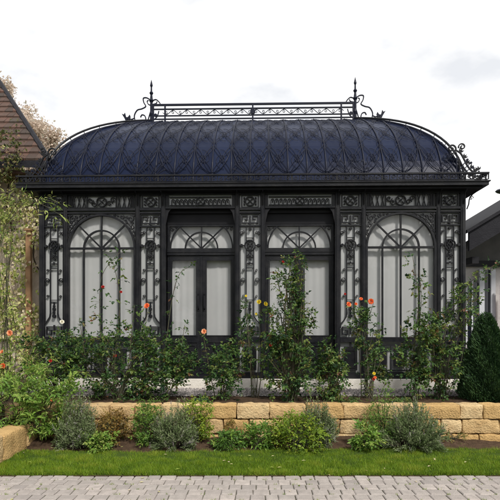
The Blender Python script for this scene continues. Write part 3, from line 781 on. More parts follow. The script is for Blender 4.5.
# palmette crests standing behind the parapet at each pilaster
for cx in (-3.35, -1.66, 0, 1.66, 3.35):
    m = MB(); n = 13
    for k in range(9):
        a = R(20 + 140 * k / 8); r0, r1 = .07, .26 + .05 * math.sin(R(180 * k / 8))
        P = [(cx + r * math.cos(a + (r - r0) * 1.2 * (1 if k > 4 else -1 if k < 4 else 0)), 3.90 + r * math.sin(a)) for r in np.linspace(r0, r1, 5)]
        m.ribbon(P, .014, -.125, -.11)
        m.disc(P[-1][0], P[-1][1], .020, -.128, -.108, 8)
    for s in (-1, 1):
        m.ribbon(spiral(cx + s * .24, 3.93, .07, .012, 90, 90 - s * 460, 20), .014, -.125, -.11)
        m.ribbon(spiral(cx + s * .38, 3.90, .045, .01, 90, 90 + s * 430, 16), .012, -.125, -.11)
    m.ribbon(arc(cx, 3.90, .08, 0, 180, 12), .018, -.125, -.11)
    m.build('palmette_crest', 'rib', PV)
# corner scrolls climbing the hips
for s in (-1, 1):
    m = MB(); y = .02
    X = s * 3.42
    m.ribbon(spiral(X - s * .10, 4.42, .085, .015, 250, 250 + s * 520, 26), .020, y - .012, y + .012)
    m.ribbon(spiral(X + s * .07, 4.45, .06, .012, 200, 200 - s * 480, 22), .018, y - .012, y + .012)
    m.ribbon([(q.x, q.z) for q in smooth_path([(X - s * .05, 0, 4.40), (X + s * .04, 0, 4.35), (X + s * .10, 0, 4.25), (X + s * .15, 0, 4.15), (X + s * .22, 0, 4.06), (X + s * .30, 0, 4.01), (X + s * .35, 0, 4.05)], 4)], .022, y - .012, y + .012)
    m.ribbon([(X + s * .01, 4.25), (X + s * .10, 4.10), (X + s * .19, 3.98), (X + s * .33, 3.96)], .020, y - .012, y + .012)
    m.ribbon([(X - s * .03, 4.36), (X + s * .03, 4.15), (X + s * .04, 3.95)], .018, y - .012, y + .012)
    for px_, pz_, a in ((.04, 4.36, 60), (.10, 4.27, 50), (.15, 4.18, 45), (.21, 4.10, 40), (.27, 4.04, 60), (.34, 4.06, 100)):
        cx, cz = X + s * px_, pz_
        for da in (-38, 0, 38):
            q = R(a + da); m.plate([(cx, cz), (cx + s * .035 * math.cos(q + .4), cz + .035 * math.sin(q + .4)), (cx + s * .07 * math.cos(q), cz + .07 * math.sin(q)), (cx + s * .035 * math.cos(q - .4), cz + .035 * math.sin(q - .4))], y - .01, y + .01)
    m.build('corner_scroll', 'iron', PV)
# ridge cresting
yr = DEP / 2; zr = RZ0 + RH
cr = MB()
z_lo, z_m, z_t, z_tt = zr + .045, zr + .115, zr + .255, zr + .345
for z, t in ((z_lo, .022), (z_m, .020), (z_t, .024), (z_tt, .040)): cr.ribbon([(-RX, z), (RX, z)], t, yr - .016, yr + .016)
for x in (-RX + .02, -RX + .27, 0, RX - .27, RX - .02): cr.box(x - .016, x + .016, yr - .02, yr + .02, zr - .02, z_tt)
crest = cr.build('ridge_cresting', 'rib', PV)
m = MB(); n = 26
for k in range(n):
    x = -1.9 + 3.8 * (k + .5) / n; s = 1 if k % 2 else -1
    m.ribbon([(x - .073 + .146 * i / 12, (z_m + z_t) / 2 + s * .045 * math.sin(i / 12 * math.pi)) for i in range(13)], .010, yr - .008, yr + .008)
    m.ribbon(spiral(x, (z_m + z_t) / 2, .034, .008, 90 * s, 90 * s + 420, 14), .008, yr - .008, yr + .008)
m.disc(0, (z_m + z_t) / 2, .055, yr - .03, yr + .02, 12)
m.build('scroll_band', 'rib', crest)
for s in (-1, 1):
    X = s * (RX + .02); m = MB()
    m.lathe(X, yr, [(.035, zr - .05), (.03, zr + .1), (.045, zr + .16), (.028, zr + .22), (.028, zr + .4), (.05, zr + .44), (.03, zr + .48), (.022, zr + .56), (.042, zr + .60), (.018, zr + .64), (.016, zr + .72), (.030, zr + .76), (.003, zr + .88)], 10)
    def rb(p, t): m.ribbon([(q.x, q.z) for q in smooth_path([(X + s * a_, 0, zr + b_) for a_, b_ in p], 5)], t, yr - .012, yr + .012)
    rb([(.03, .46), (.10, .50), (.17, .49), (.16, .40), (.12, .32), (.20, .27), (.30, .24), (.36, .13), (.34, .02), (.26, -.04), (.17, -.03), (.12, .04), (.14, .12), (.20, .14), (.23, .09)], .022)
    rb([(-.03, .44), (-.10, .46), (-.17, .40), (-.20, .34)], .02); rb([(-.02, .36), (-.10, .38), (-.12, .42)], .016)
    rb([(.0, .34), (.06, .36), (.09, .42), (.06, .45)], .018)
    rb([(.04, .02), (.10, -.08), (.02, .20)], .02)
    rb([(-.03, .02), (-.12, .10), (-.16, .22)], .018); m.disc(X - s * .09, zr + .13, .035, yr - .015, yr + .015)
    rb([(.35, .08), (.42, .05), (.48, .07)], .02)
    for dx, dz, ln in ((.48, .07, 0), (.53, .06, 0)): m.disc(X + s * dx, zr + dz, .035, yr - .02, yr + .02, 8)
    m.plate([(X + s * .50, zr + .04), (X + s * .57, zr + .07), (X + s * .63, zr + .17), (X + s * .585, zr + .15), (X + s * .56, zr + .19), (X + s * .54, zr + .11)], yr - .012, yr + .012)
    m.plate([(X + s * .47, zr + .05), (X + s * .50, zr + .09), (X + s * .46, zr + .15), (X + s * .44, zr + .10)], yr - .012, yr + .012)
    m.build('finial', 'rib', crest)

# ------------------------------------------------------------------ neighbouring buildings
lb = thing('shingled_house', 'house with brown shingled roof and pinkish wall under climbing leaves at left', 'house', (-5.5, 9.8, .45))
def P3(px, py, d): v = at(px, py, d); return (v.x, v.z)
e1 = P3(47, 160, 9.2); e0 = P3(0, 86, 9.2); sl = (e0[1] - e1[1]) / (e0[0] - e1[0])
m = MB(); m.prism([(-9, 9.8), (-3.95, 9.8), (-4.6, 10.6), (-9, 10.6)], .4, 4.42); m.build('wall', 'stucco', lb)
ea = at(49, 161, 9.2); eb = at(0, 84, 11.6); hv = (eb - ea); eb = ea + hv * 1.7
XL = -10.0
NR = 24
m = MB()
for k in range(NR):      # rows of brown wooden shingles, each row lapping over the one below
    t0, t1 = k / NR, (k + 1) / NR
    a0 = ea + (eb - ea) * t0; a1 = ea + (eb - ea) * min(1, t1 + .012)
    x = a0.x; q = 0
    while x > XL:
        w_ = random.uniform(.10, .2); xn = x - w_ + .004; lf = random.uniform(0, .012)
        sh = (a1.x - a0.x) if q == 0 else 0
        m.add([(x, a0.y, a0.z + .045 + lf), (xn, a0.y, a0.z + .045 + lf), (xn + (sh if q == 0 else 0) * 0 + (min(0, a1.x - xn)), a1.y, a1.z + .004), (x + sh if q == 0 else min(x, a1.x), a1.y, a1.z + .004),
               (x, a0.y + .01, a0.z + .015), (xn, a0.y + .01, a0.z + .015)], [(0, 1, 2, 3), (0, 4, 5, 1)])
        x -= w_; q += 1
rf_ = m.build('roof', 'brown_wood', lb)
m = MB(); m.add([tuple(ea), (XL, ea.y, ea.z), (XL, eb.y, eb.z), tuple(eb), (ea.x, ea.y, ea.z - .12), (XL, ea.y, ea.z - .12), (XL, eb.y, eb.z - .12), (eb.x, eb.y, eb.z - .12)], [(0, 1, 2, 3), (4, 7, 6, 5), (0, 4, 5, 1), (3, 2, 6, 7), (0, 3, 7, 4), (1, 5, 6, 2)])
m.build('roof_deck', 'slate', rf_)
m = MB(); m.tube([tuple(ea + Vector((.02, -.02, .0))), tuple(ea + (eb - ea) * .5 + Vector((.02, 0, .0))), tuple(eb)], .055, 6); m.build('verge_board', 'slate', rf_)
m = MB(); m.prism([(XL, 9.3), (ea.x - .1, 9.3), (ea.x - .25, 9.8), (XL, 9.8)], ea.z - .2, ea.z - .14); m.build('soffit', 'brown_wood', lb)
# the part of the house carrying the upper roof
m = MB(); m.add([(-9.5, 10.7, .4), (-4.7, 10.7, .4), (eb.x - .3, eb.y - .2, .4), (-9.5, eb.y - .2, .4), (-9.5, 10.7, 4.9), (-4.9, 10.7, 4.9), (eb.x - .3, eb.y - .2, eb.z - .4), (-9.5, eb.y - .2, eb.z - .4)], [(3, 2, 1, 0), (4, 5, 6, 7), (0, 1, 5, 4), (1, 2, 6, 5), (2, 3, 7, 6), (3, 0, 4, 7)]); m.build('upper_wall', 'stucco', lb)
tp = MB(); a_, b_ = at(28.5, 236, 9.55), at(27, 288, 9.55)
tp.cbox(a_.x, .05, 9.52, 9.60, .47, a_.z + .1, .01); tp.cbox(a_.x, .065, 9.50, 9.61, a_.z + .1, a_.z + .14, .01)
o = tp.build('wooden_post', 'orange_wood'); tag(o, 'orange-brown wooden post against the leafy left wall', 'post')

rbld = thing('dark_roofed_house', 'house with dark sloping roof and grey boarded gable at right edge', 'house', (5.8, 10.2, .45))
d = 8.75
q1 = P3(455, 240, d); q0 = P3(520, 201, d); sl2 = (q0[1] - q1[1]) / (q0[0] - q1[0])
XE = 7.4
def rz_(x): return q1[1] + (x - q1[0]) * sl2
xs0 = 3.84
m = MB(); m.plate([(xs0, rz_(xs0) - .34), (XE, rz_(XE) - .34), (XE, rz_(XE)), (xs0, rz_(xs0))], d, d + .06)
m.plate([(xs0 - .06, rz_(xs0) - .04), (XE, rz_(XE)), (XE, rz_(XE) + .06), (xs0 - .06, rz_(xs0) + .02)], d - .05, 11.6)
m.build('roof', 'slate', rbld)
m = MB(); m.plate([(xs0, rz_(xs0) - .33), (XE, rz_(XE) - .33), (XE, rz_(XE) - .29), (xs0, rz_(xs0) - .29)], d + .062, 10.2); m.build('soffit', 'grey_board', rbld)
m = MB(); m.plate([(4.1, .45), (XE, .45), (XE, rz_(XE) - .335), (4.1, rz_(4.1) - .335)], 10.2, 10.4); m.box(4.1, 4.3, 10.4, 12, .45, 2.4); m.build('wall', 'grey_wall', rbld)
m = MB(); m.plate([(4.1, 2.80), (XE, 2.80), (XE, rz_(XE) - .34), (4.1, rz_(4.1) - .34)], 10.14, 10.196); m.build('gable_boards', 'grey_board', rbld)
m = MB(); m.box(4.05, XE, 10.10, 10.135, 2.68, 2.80); m.box(4.0, 4.12, 9.0, 10.1, 2.62, 2.74); m.build('beam', 'iron_dark', rbld)
def rx(px, d=10.15): return (px - 250) * d / 500
m = MB()
for a_, b_ in ((478, 483), (489.5, 494)): m.box(rx(a_), rx(b_), 10.08, 10.18, .5, 2.62)
dr = m.build('door_frame', 'white_paint', rbld)
m = MB(); m.box(rx(483), rx(489.5), 10.14, 10.17, .5, 2.62); m.build('pane', 'dark_glass', dr)
m = MB(); m.box(rx(466), rx(478), 10.13, 10.196, 1.2, 2.35); wq = m.build('window', 'dark_glass', rbld)
m = MB(); m.box(rx(465), rx(466.5), 10.1, 10.19, 1.15, 2.4); m.box(rx(470.5), rx(472), 10.1, 10.19, 1.15, 2.4); m.build('frame', 'white_paint', wq)
m = MB(); V_ = []
for k in range(9):
    x = rx(494.5) + k * .03; V_.append((x, 9.9 + .02 * math.sin(k * 2.1)))
m.prism(V_ + [(p[0], p[1] + .03) for p in V_[::-1]], 1.35, 2.3)
o = m.build('red_cloth', 'red_paint'); tag(o, 'dark red cloth hanging beside the white door frame at right', 'cloth')
m = MB(); c_ = at(491, 331, 9.7)
m.lathe(c_.x, 9.7, [(.07, .46), (.08, .5), (.10, c_.z + .06), (.11, c_.z + .07), (.11, c_.z + .11), (.09, c_.z + .11)], 16)
o = m.build('blue_bin', 'blue_paint'); tag(o, 'blue plastic bin behind the conical evergreen', 'bin')
m = MB(); p0, p1 = at(464, 376, 7.9), at(478, 329, 8.0); p0.z = .46 if p0.z < .46 else p0.z
dirv = (p1 - p0).normalized(); p0 = p0 - dirv * ((p0.z - .46) / dirv.z)
m.tube([tuple(p0), tuple(p0.lerp(p1, .5)), tuple(p1)], [.020, .024, .018], 8); o = m.build('wooden_pole', 'stick'); tag(o, 'brown wooden pole leaning behind the conical evergreen', 'pole')
# street lamp whose head peeps in at the right edge
lc = at(502, 191, 15); sl_ = thing('street_lamp', 'dark round street lamp head above the right roof', 'street lamp', (lc.x, 15, 0))
m = MB(); m.lathe(lc.x, 15, [(.07, -.02), (.07, .8), (.035, .85), (.03, lc.z - .1)], 10); m.build('pole', 'lamp_metal', sl_)
m = MB(); m.lathe(lc.x, 15, [(.06, lc.z - .08), (.15, lc.z - .04), (.19, lc.z), (.15, lc.z + .04), (.04, lc.z + .07)], 18); m.build('lamp_head', 'lamp_metal', sl_)

# ------------------------------------------------------------------ plants
def unit(a): return a / np.maximum(1e-9, np.linalg.norm(a, axis=-1, keepdims=True))
def leaf_arrays(C, D, N, ln, wd, fold=.25):
    """C base points, D directions, N approx normals, ln/wd arrays -> verts (n*5), tris (n*4)"""
    D = unit(D); Sd = unit(np.cross(D, N)); N = np.cross(Sd, D)
    ln = ln[:, None]; wd = wd[:, None]
    a = C; tip = C + D * ln - N * ln * .12; mid = C + D * ln * .5 + N * wd * fold * 0
    l = C + D * ln * .45 + Sd * wd * .5 + N * wd * fold; r = C + D * ln * .45 - Sd * wd * .5 + N * wd * fold
    V = np.stack([a, l, tip, r, mid], 1).reshape(-1, 3); n = len(C); b = (np.arange(n) * 5)[:, None, None]
    F = (np.array([(0, 4, 1), (1, 4, 2), (2, 4, 3), (3, 4, 0)])[None] + b).reshape(-1, 3)
    return V, F
class Leaves:
    def __init__(s): s.V = []; s.F = []; s.T = []; s.n = 0
    def add(s, C, D, N, ln, wd, tint):
        V, F = leaf_arrays(C, D, N, ln, wd); s.V.append(V); s.F.append(F + s.n); s.n += len(V); s.T.append(np.repeat(np.clip(tint, 0, 1), 4))
    def sprigs(s, C, out, size, ratio=.6, tint=.45, n=5, droop=.2):
        """compound leaves: C sprig bases, out = outward direction for each"""
        k = len(C); ax = unit(out + rng.normal(0, .55, (k, 3)) - np.array([0, 0, droop]))
        up = unit(rng.normal(0, .5, (k, 3)) + np.array([0, -.25, 1.0])); sd = unit(np.cross(ax, up)); L_ = size * rng.uniform(.55, 1.45, k)
        tt = rng.normal(tint, .25, k)
        pos = [(1.0, 0)] + [(.45 + .35 * (j // 2) / max(1, (n - 1) // 2), -1 if j % 2 else 1) for j in range(n - 1)]
        for t, q in pos:
            b = C + ax * (L_ * t * 1.1)[:, None]
            d = ax * (1 if q == 0 else .45) + sd * q + rng.normal(0, .15, (k, 3))
            s.add(b, d, up + rng.normal(0, .25, (k, 3)), L_ * rng.uniform(.75, 1.1, k), L_ * ratio * rng.uniform(.8, 1.1, k), tt + rng.normal(0, .08, k))
    def build(s, name, m, parent):
        return npmesh(name, np.concatenate(s.V), np.concatenate(s.F), M[m], parent, np.concatenate(s.T))

def bloom(c, r, m, parent, face=(0, -1, .35)):
    """a rose: rings of cupped petals round a bud"""
    mb = MB(); f = Vector(face).normalized(); a = f.cross(Vector((0, 0, 1))).normalized(); b = f.cross(a)
    for ring_, (n, op, ln, wd) in enumerate(((3, .10, .70, .6), (5, .32, .9, .75), (6, .6, 1.0, .95), (7, .95, .98, 1.0))):
        for k in range(n):
            q = 2 * math.pi * (k + ring_ * .37) / n + random.uniform(-.15, .15)
            o_ = a * math.cos(q) + b * math.sin(q); t = (b * math.cos(q) - a * math.sin(q)); vs = []
            for i in range(4):
                s_ = i / 3; ang = op * (s_ ** .8); p = Vector(c) + o_ * (.10 * r + ln * r * math.sin(ang) * s_) + f * (ln * r * .75 * math.cos(ang) * s_ - .25 * r)
                wv = wd * r * math.sin((.15 + .7 * s_) * math.pi) * .55
                for j in (-1, 0, 1): vs.append(tuple(p + t * j * wv + (o_ * -.12 + f * .08) * r * abs(j) * s_))
            fs = [(i * 3 + j, i * 3 + j + 1, i * 3 + j + 4, i * 3 + j + 3) for i in range(3) for j in range(2)]
            mb.add(vs, fs, random.random())
    return mb.build('rose_bloom', m, parent, smooth=True)

def plant(name, label, cat, px, d, z, leaf, canes=(), blobs=(), blooms=(), size=.045, ratio=.6, stem='cane', group=None, n=5, tint=.42, droop=.2, dd=.12, face=None, r=.006):
    """canes: (pixel path, spread m, sprigs); blobs: (cx, cy, rx, ry, sprigs) in photo pixels at the plant's distance d"""
    root = thing(name, label, cat, ((px - 250) * d / 500, d, z), group); base = np.array(root.location)
    st = MB(); lv = Leaves()
    for path, spread, ns in canes:
        P = [at(x, y, d) for x, y in path]; 
        off = [0] + [random.gauss(0, dd * .6) for _ in P[1:]]
        P = [p + Vector((0, o_, 0)) for p, o_ in zip(P, off)]
        P[0] = Vector((P[0].x, d + random.gauss(0, .03), z - .02)) if path[0][1] >= 385 or len(path) > 1 and path[0] == path[0] and P[0].z < z + .1 else P[0]
        Q = smooth_path(P, 8); k = len(Q)
        st.tube([tuple(q) for q in Q], [r * 1.25 * (1 - .6 * i / k) for i in range(k)], 5)
        if ns:
            ti = rng.uniform(.06, 1, ns) ** .85 * (k - 1); i0 = np.minimum(ti.astype(int), k - 2); fr_ = (ti - i0)[:, None]
            A = np.array([tuple(q) for q in Q]); C = A[i0] * (1 - fr_) + A[i0 + 1] * fr_
            ot = unit(rng.normal(0, 1, (ns, 3)) * np.array([1, 1, .5])); rr = spread * rng.random(ns)[:, None] ** .7
            lv.sprigs(C + ot * rr, ot + np.array([0, 0, .2]), size, ratio, tint, n, droop)
            for q in range(0, ns, 3):
                st.tube([tuple(C[q]), tuple(C[q] + ot[q] * rr[q] + np.array([0, 0, .01]))], r * .3, 3)
    for cx, cy, rx_, ry_, ns in blobs:
        c = np.array(at(cx, cy, d)); ax = np.array([rx_ * d / 500, min(rx_ * d / 500, .42), ry_ * d / 500])
        ns = int(ns * (1.7 if ry_ < 30 else 1.15) * (.8 if leaf == 'rose_leaf' else 1)); nc = max(14, ns // 12); cd = unit(rng.normal(0, 1, (nc, 3))); cr = rng.uniform(.2, 1.0, nc) ** .5
        cc = c + cd * cr[:, None] * ax * rng.uniform(.85, 1.12, (nc, 1))
        which = rng.integers(0, nc, ns); C = cc[which] + rng.normal(0, 1, (ns, 3)) * ax * .17
        C[:, 2] = np.maximum(C[:, 2], z + .01)
        lv.sprigs(C, unit(C - c) + np.array([0, 0, .25]), size, ratio, tint, n, droop)
        for q in range(0, nc, 2):
            b0 = Vector((base[0] + random.gauss(0, .03), d + random.gauss(0, .03), z - .01)); mid = Vector(tuple(c)).lerp(b0, .5); mid.z += .03
            st.tube([tuple(p) for p in smooth_path([b0, mid, Vector(tuple(cc[q]))], 4)], r * .7, 4)
    if st.v: st.build('stems', stem, root)
    lv.build('foliage', leaf, root)
    for bx, by, rr, mm in blooms:
        p = at(bx, by, d - dd * .8); st2 = bloom(p, rr, mm, root, face=(random.gauss(0, .3), -1, random.uniform(.1, .7)))
    return root

def lavender(label, px, d, z, w_, h, n, group):
    root = thing('lavender_bush', label, 'bush', ((px - 250) * d / 500, d, z), group); b = np.array(root.location)
    wr = w_ * d / 500 / 2; hh = h * d / 500
    lv = Leaves(); st = MB(); ns = 190; per = n // ns
    for q in range(ns):
        th = random.uniform(0, 6.283); el = math.acos(random.uniform(.0, 1) ** .9); k = random.uniform(.68, .98) * (1 + .10 * math.sin(th * 3 + px) + .07 * math.cos(el * 7 + px))
        dr = np.array([math.sin(el) * math.cos(th), math.sin(el) * math.sin(th), math.cos(el)]); end = b + dr * np.array([wr, wr * .85, hh]) * k
        c1 = b + np.array([dr[0] * wr * .85 * k, dr[1] * wr * .75 * k, hh * .3 * (.3 + dr[2])])
        t = np.linspace(0, 1, 7)[:, None]; Q = (1 - t) ** 2 * (b + np.array([0, 0, -.01])) + 2 * t * (1 - t) * c1 + t * t * end
        st.tube([tuple(p) for p in Q], [.0035, .0035, .003, .003, .0025, .002, .0015], 3)
        tt = rng.uniform(.35, 1.0, per)[:, None]; C = (1 - tt) ** 2 * b + 2 * tt * (1 - tt) * c1 + tt * tt * end
        ax = unit(2 * (1 - tt) * (c1 - b) + 2 * tt * (end - c1)); tn = random.gauss(.45, .16)
        lv.add(C + rng.normal(0, .012, (per, 3)), ax + rng.normal(0, .55, (per, 3)), rng.normal(0, 1, (per, 3)), rng.uniform(.022, .055, per), rng.uniform(.006, .012, per), rng.normal(tn, .15, per))
        if q % 3 == 0:
            e2 = end + np.array([dr[0] * .04, dr[1] * .04, random.uniform(.02, .06)]); st.tube([tuple(end), tuple(e2)], .0012, 3)
            m_ = 9; C = e2 + rng.normal(0, .004, (m_, 3)) + np.array([0, 0, 1]) * rng.uniform(-.015, .02, (m_, 1)); lv.add(C, rng.normal(0, .4, (m_, 3)) + np.array([0, 0, 1]), rng.normal(0, 1, (m_, 3)), np.full(m_, .012), np.full(m_, .006), np.full(m_, .97))
    st.build('stems', 'bark', root); lv.build('foliage', 'lavender', root); return root

TZ = .47
G1 = 'rose bushes along the pavilion'
G2 = 'shrubs and herbs in front of the wall'
# --- terrace row
plant('rose_bush', 'wide dark green rose bush with tall bare canes before the left arched window', 'rose bush', 118, 7.15, TZ, 'rose_leaf',
      canes=[([(105, 403), (100, 350), (97, 310), (104, 275), (119, 252)], .10, 42), ([(112, 403), (118, 350), (120, 300), (114, 262)], .09, 34), ([(95, 403), (85, 350), (80, 318)], .09, 24),
             ([(125, 403), (132, 350), (135, 305)], .09, 26), ([(150, 403), (146, 350), (147, 308)], .08, 30), ([(160, 403), (165, 350), (172, 300), (180, 275), (190, 266)], .06, 26), ([(168, 403), (180, 360), (184, 325)], .06, 18)],
      blobs=[(95, 365, 26, 32, 420), (130, 368, 30, 34, 560), (160, 372, 28, 28, 420), (182, 360, 12, 22, 110), (108, 338, 24, 18, 90), (142, 342, 18, 18, 60)], blooms=[(147, 306, .05, 'petal_orange'), (103, 287, .028, 'petal_red'), (121, 292, .022, 'petal_red'), (115, 356, .03, 'petal_red')], group=G1)
plant('rose_bush', 'small rose bush with one orange bloom before the left double door', 'rose bush', 222, 7.1, TZ, 'rose_leaf',
      canes=[([(222, 403), (222, 370), (228, 342)], .08, 24), ([(216, 403), (210, 370), (204, 334)], .04, 14), ([(228, 403), (238, 365), (240, 340)], .07, 20)],
      blobs=[(222, 372, 17, 28, 230), (236, 372, 10, 24, 90)], blooms=[(204, 331.5, .045, 'petal_peach')], group=G1)
plant('rose_bush', 'slender rose with two yellow blooms beside the central pilaster', 'rose bush', 254, 7.3, TZ, 'rose_leaf',
      canes=[([(252, 403), (250, 360), (247, 320), (246, 302)], .06, 34), ([(256, 403), (259, 350), (260, 306)], .045, 22), ([(258, 403), (264, 350), (266, 310)], .03, 10)],
      blobs=[(247, 332, 8, 20, 60)], blooms=[(259, 302, .04, 'petal_yellow'), (265.5, 304, .04, 'petal_yellow'), (246, 296, .022, 'petal_yellow'), (256, 314, .02, 'petal_yellow')], group=G1)
plant('climbing_rose', 'tall dense climbing rose standing before the right double door', 'rose bush', 292, 7.0, TZ, 'rose_leaf',
      canes=[([(290, 404), (293, 350), (297, 300), (298, 254)], .10, 110), ([(296, 404), (302, 350), (300, 300), (303, 262)], .09, 60), ([(286, 404), (282, 350), (286, 300), (292, 258)], .10, 70),
             ([(292, 404), (294, 330), (296, 252)], .04, 20)],
      blobs=[(282, 368, 19, 36, 430), (297, 372, 18, 34, 330), (283, 325, 15, 26, 210), (300, 318, 13, 30, 150), (288, 284, 12, 20, 90)],
      blooms=[(283, 262, .022, 'petal_red'), (271, 345, .03, 'petal_red')], group=G1, r=.011)
plant('rose_bush', 'upright flowerless rose bush right of the tall climbing rose', 'rose bush', 331, 7.1, TZ, 'rose_leaf',
      canes=[([(330, 403), (328, 375), (322, 350)], .06, 18), ([(332, 403), (336, 375), (340, 350)], .06, 18)],
      blobs=[(331, 375, 17, 27, 330), (329, 354, 11, 13, 70)], group=G1, tint=.5)
plant('rose_bush', 'leggy rose with a cluster of orange blooms before the right pilaster', 'rose bush', 368, 7.25, TZ, 'rose_leaf',
      canes=[([(364, 403), (366, 370), (366, 335), (372, 303)], .07, 46), ([(362, 403), (360, 360), (356, 320), (349, 305)], .05, 22), ([(368, 403), (376, 360), (383, 325)], .05, 24), ([(366, 403), (364, 345), (361, 303)], .04, 16)],
      blobs=[(366, 330, 12, 20, 100), (378, 362, 15, 18, 120)], blooms=[(348.5, 304.5, .045, 'petal_orange'), (371, 301.5, .05, 'petal_orange'), (361, 299, .03, 'petal_orange'), (356, 304, .026, 'petal_orange'), (345, 294, .02, 'petal_red')], group=G1)
plant('rose_bush', 'slim tall rose climbing before the right arched window', 'rose bush', 415, 7.15, TZ, 'rose_leaf',
      canes=[([(414, 403), (415, 350), (416, 300), (413, 254)], .13, 78), ([(418, 403), (420, 350), (420, 300), (419, 270)], .08, 34)],
      blobs=[(412, 368, 15, 30, 190), (418, 340, 14, 20, 90)], group=G1, tint=.5, size=.05)
plant('rose_bush', 'spreading rose with arching branch reaching to the right edge', 'rose bush', 440, 7.2, TZ, 'rose_leaf',
      canes=[([(440, 403), (442, 350), (455, 310), (475, 280), (500, 262)], .12, 90), ([(436, 403), (434, 355), (430, 325), (428, 312)], .10, 44), ([(444, 403), (452, 355), (466, 318), (480, 292)], .12, 60), ([(446, 403), (458, 360), (462, 325)], .1, 40)],
      blobs=[(436, 368, 20, 34, 330), (447, 335, 18, 20, 150), (462, 305, 14, 20, 70)], group=G1, tint=.5, size=.048)
# canna with red and yellow flower
cn = plant('canna', 'strappy plant with a red and yellow flower before the plinth', 'flower', 374, 6.95, TZ, 'light_leaf',
      canes=[([(372, 405), (373, 390), (374, 378)], .03, 6), ([(374, 405), (368, 390), (364, 380)], .02, 4), ([(376, 405), (382, 392), (385, 384)], .02, 4), ([(370, 405), (372, 395), (368, 388)], .02, 4)], size=.06, ratio=.18, dd=.05, n=1)
for k, (fx, fy, mm) in enumerate(((374, 373.5, 'petal_yellow'), (375, 377.5, 'petal_orange'), (373.6, 379, 'petal_red'))): bloom(at(fx, fy, 6.9 + k * .01), .026, mm, cn)
# low ground plants under the roses
for (px_, lab) in ((205, 'low sprawling leaves on the gravel left of the door roses'), (345, 'low dark sprouts between the roses at the terrace edge'), (398, 'low green sprouts behind the large lavender')):
    plant('low_plant', lab, 'plant', px_, 6.85, TZ, 'rose_leaf', blobs=[(px_, 403, 13, 5, 60)], size=.035, group='low sprouts on the terrace')

# left shrubs
plant('willow_shrub', 'tall narrow-leaved shrub arching over the left pavilion corner', 'shrub', 8, 7.0, .24, 'narrow_leaf',
      canes=[([(8, 415), (2, 330), (4, 260), (26, 206), (60, 203)], .08, 34), ([(4, 415), (-6, 330), (-2, 250), (20, 204), (44, 206), (68, 220)], .06, 34), ([(10, 415), (12, 340), (12, 280), (18, 235)], .10, 30), ([(4, 415), (-8, 330), (-14, 250), (0, 200)], .14, 60), ([(16, 415), (26, 370), (32, 340)], .10, 30)],
      blobs=[(0, 330, 18, 50, 130), (4, 235, 14, 36, 50), (22, 368, 24, 20, 90)], blooms=[(10, 333, .05, 'petal_peach'), (2, 352, .04, 'petal_peach'), (3, 366, .045, 'petal_orange'), (50.5, 361, .026, 'petal_red')], size=.085, ratio=.22, n=4, group=None, tint=.72, dd=.18)
plant('rose_bush', 'dark leafy rose with a small white bloom at the left pilaster', 'rose bush', 58, 7.3, TZ, 'rose_leaf',
      canes=[([(58, 403), (60, 360), (62, 326)], .07, 24), ([(50, 403), (44, 370), (40, 345)], .08, 24)],
      blobs=[(48, 368, 24, 26, 300), (72, 358, 16, 22, 170), (34, 352, 14, 18, 90)], blooms=[(62, 322, .038, 'petal_white')], group=G1)
plant('herb_shrub', 'bright green leafy shrub filling the left raised bed', 'shrub', 25, 6.3, .24, 'light_leaf',
      blobs=[(10, 408, 26, 28, 230), (40, 415, 20, 30, 260), (28, 385, 26, 18, 90), (56, 398, 16, 20, 90), (60, 428, 11, 18, 90)], canes=[([(40, 425), (60, 390), (80, 370)], .05, 16), ([(20, 425), (28, 380), (60, 362)], .05, 16)],
      size=.062, ratio=.34, group=G2, tint=.58, blooms=[(52, 400, .022, 'petal_orange')])
# --- bed in front of the wall
lavender('silvery lavender bush left of the rust-coloured shrub', 78, 6.15, .02, 48, 58, 9000, 'lavender bushes by the sandstone wall')
plant('small_shrub', 'rust and olive coloured low shrub against the sandstone wall', 'shrub', 112, 6.3, .02, 'rust_leaf', blobs=[(112, 428, 18, 15, 420)], size=.032, ratio=.45, group=G2)
plant('small_shrub', 'fresh lime green small plant at the lawn edge on the left', 'plant', 98, 6.05, .02, 'light_leaf', blobs=[(98, 441, 13, 10, 130)], size=.042, ratio=.5, group=G2, tint=.7)
plant('small_shrub', 'rounded mid-green shrub left of the greyish lavender', 'shrub', 148, 6.25, .02, 'light_leaf', blobs=[(147, 424, 13, 23, 430)], size=.026, ratio=.5, group=G2, tint=.3)
lavender('greyish lavender bush between a green and a lime shrub', 175, 6.15, .02, 54, 50, 10000, 'lavender bushes by the sandstone wall')
plant('small_shrub', 'lime green shrub right of the greyish lavender', 'shrub', 197, 6.3, .02, 'yellow_leaf', blobs=[(197, 417, 13, 18, 230), (203, 432, 8, 12, 60)], size=.028, ratio=.55, group=G2, tint=.4)
plant('leafy_herb', 'low dark green herb left of the upright sprout', 'plant', 232, 6.15, .02, 'light_leaf', blobs=[(230, 442, 14, 9, 170)], size=.04, ratio=.5, group=G2, tint=.15)
plant('leafy_herb', 'upright green sprout left of the yellow-green shrub', 'plant', 257, 6.15, .02, 'light_leaf', blobs=[(258, 438, 13, 12, 170)], canes=[([(257, 448), (257, 435), (254, 425)], .04, 10)], size=.045, ratio=.4, group=G2, tint=.35)
plant('leafy_herb', 'small olive herb against the wall above the low dark herb', 'plant', 236, 6.42, .02, 'rust_leaf', blobs=[(236, 428, 9, 7, 60)], size=.03, ratio=.5, group=G2, tint=.7)
lavender('rounded silvery lavender behind the yellow-green shrub', 318, 6.3, .02, 46, 50, 9000, 'lavender bushes by the sandstone wall')
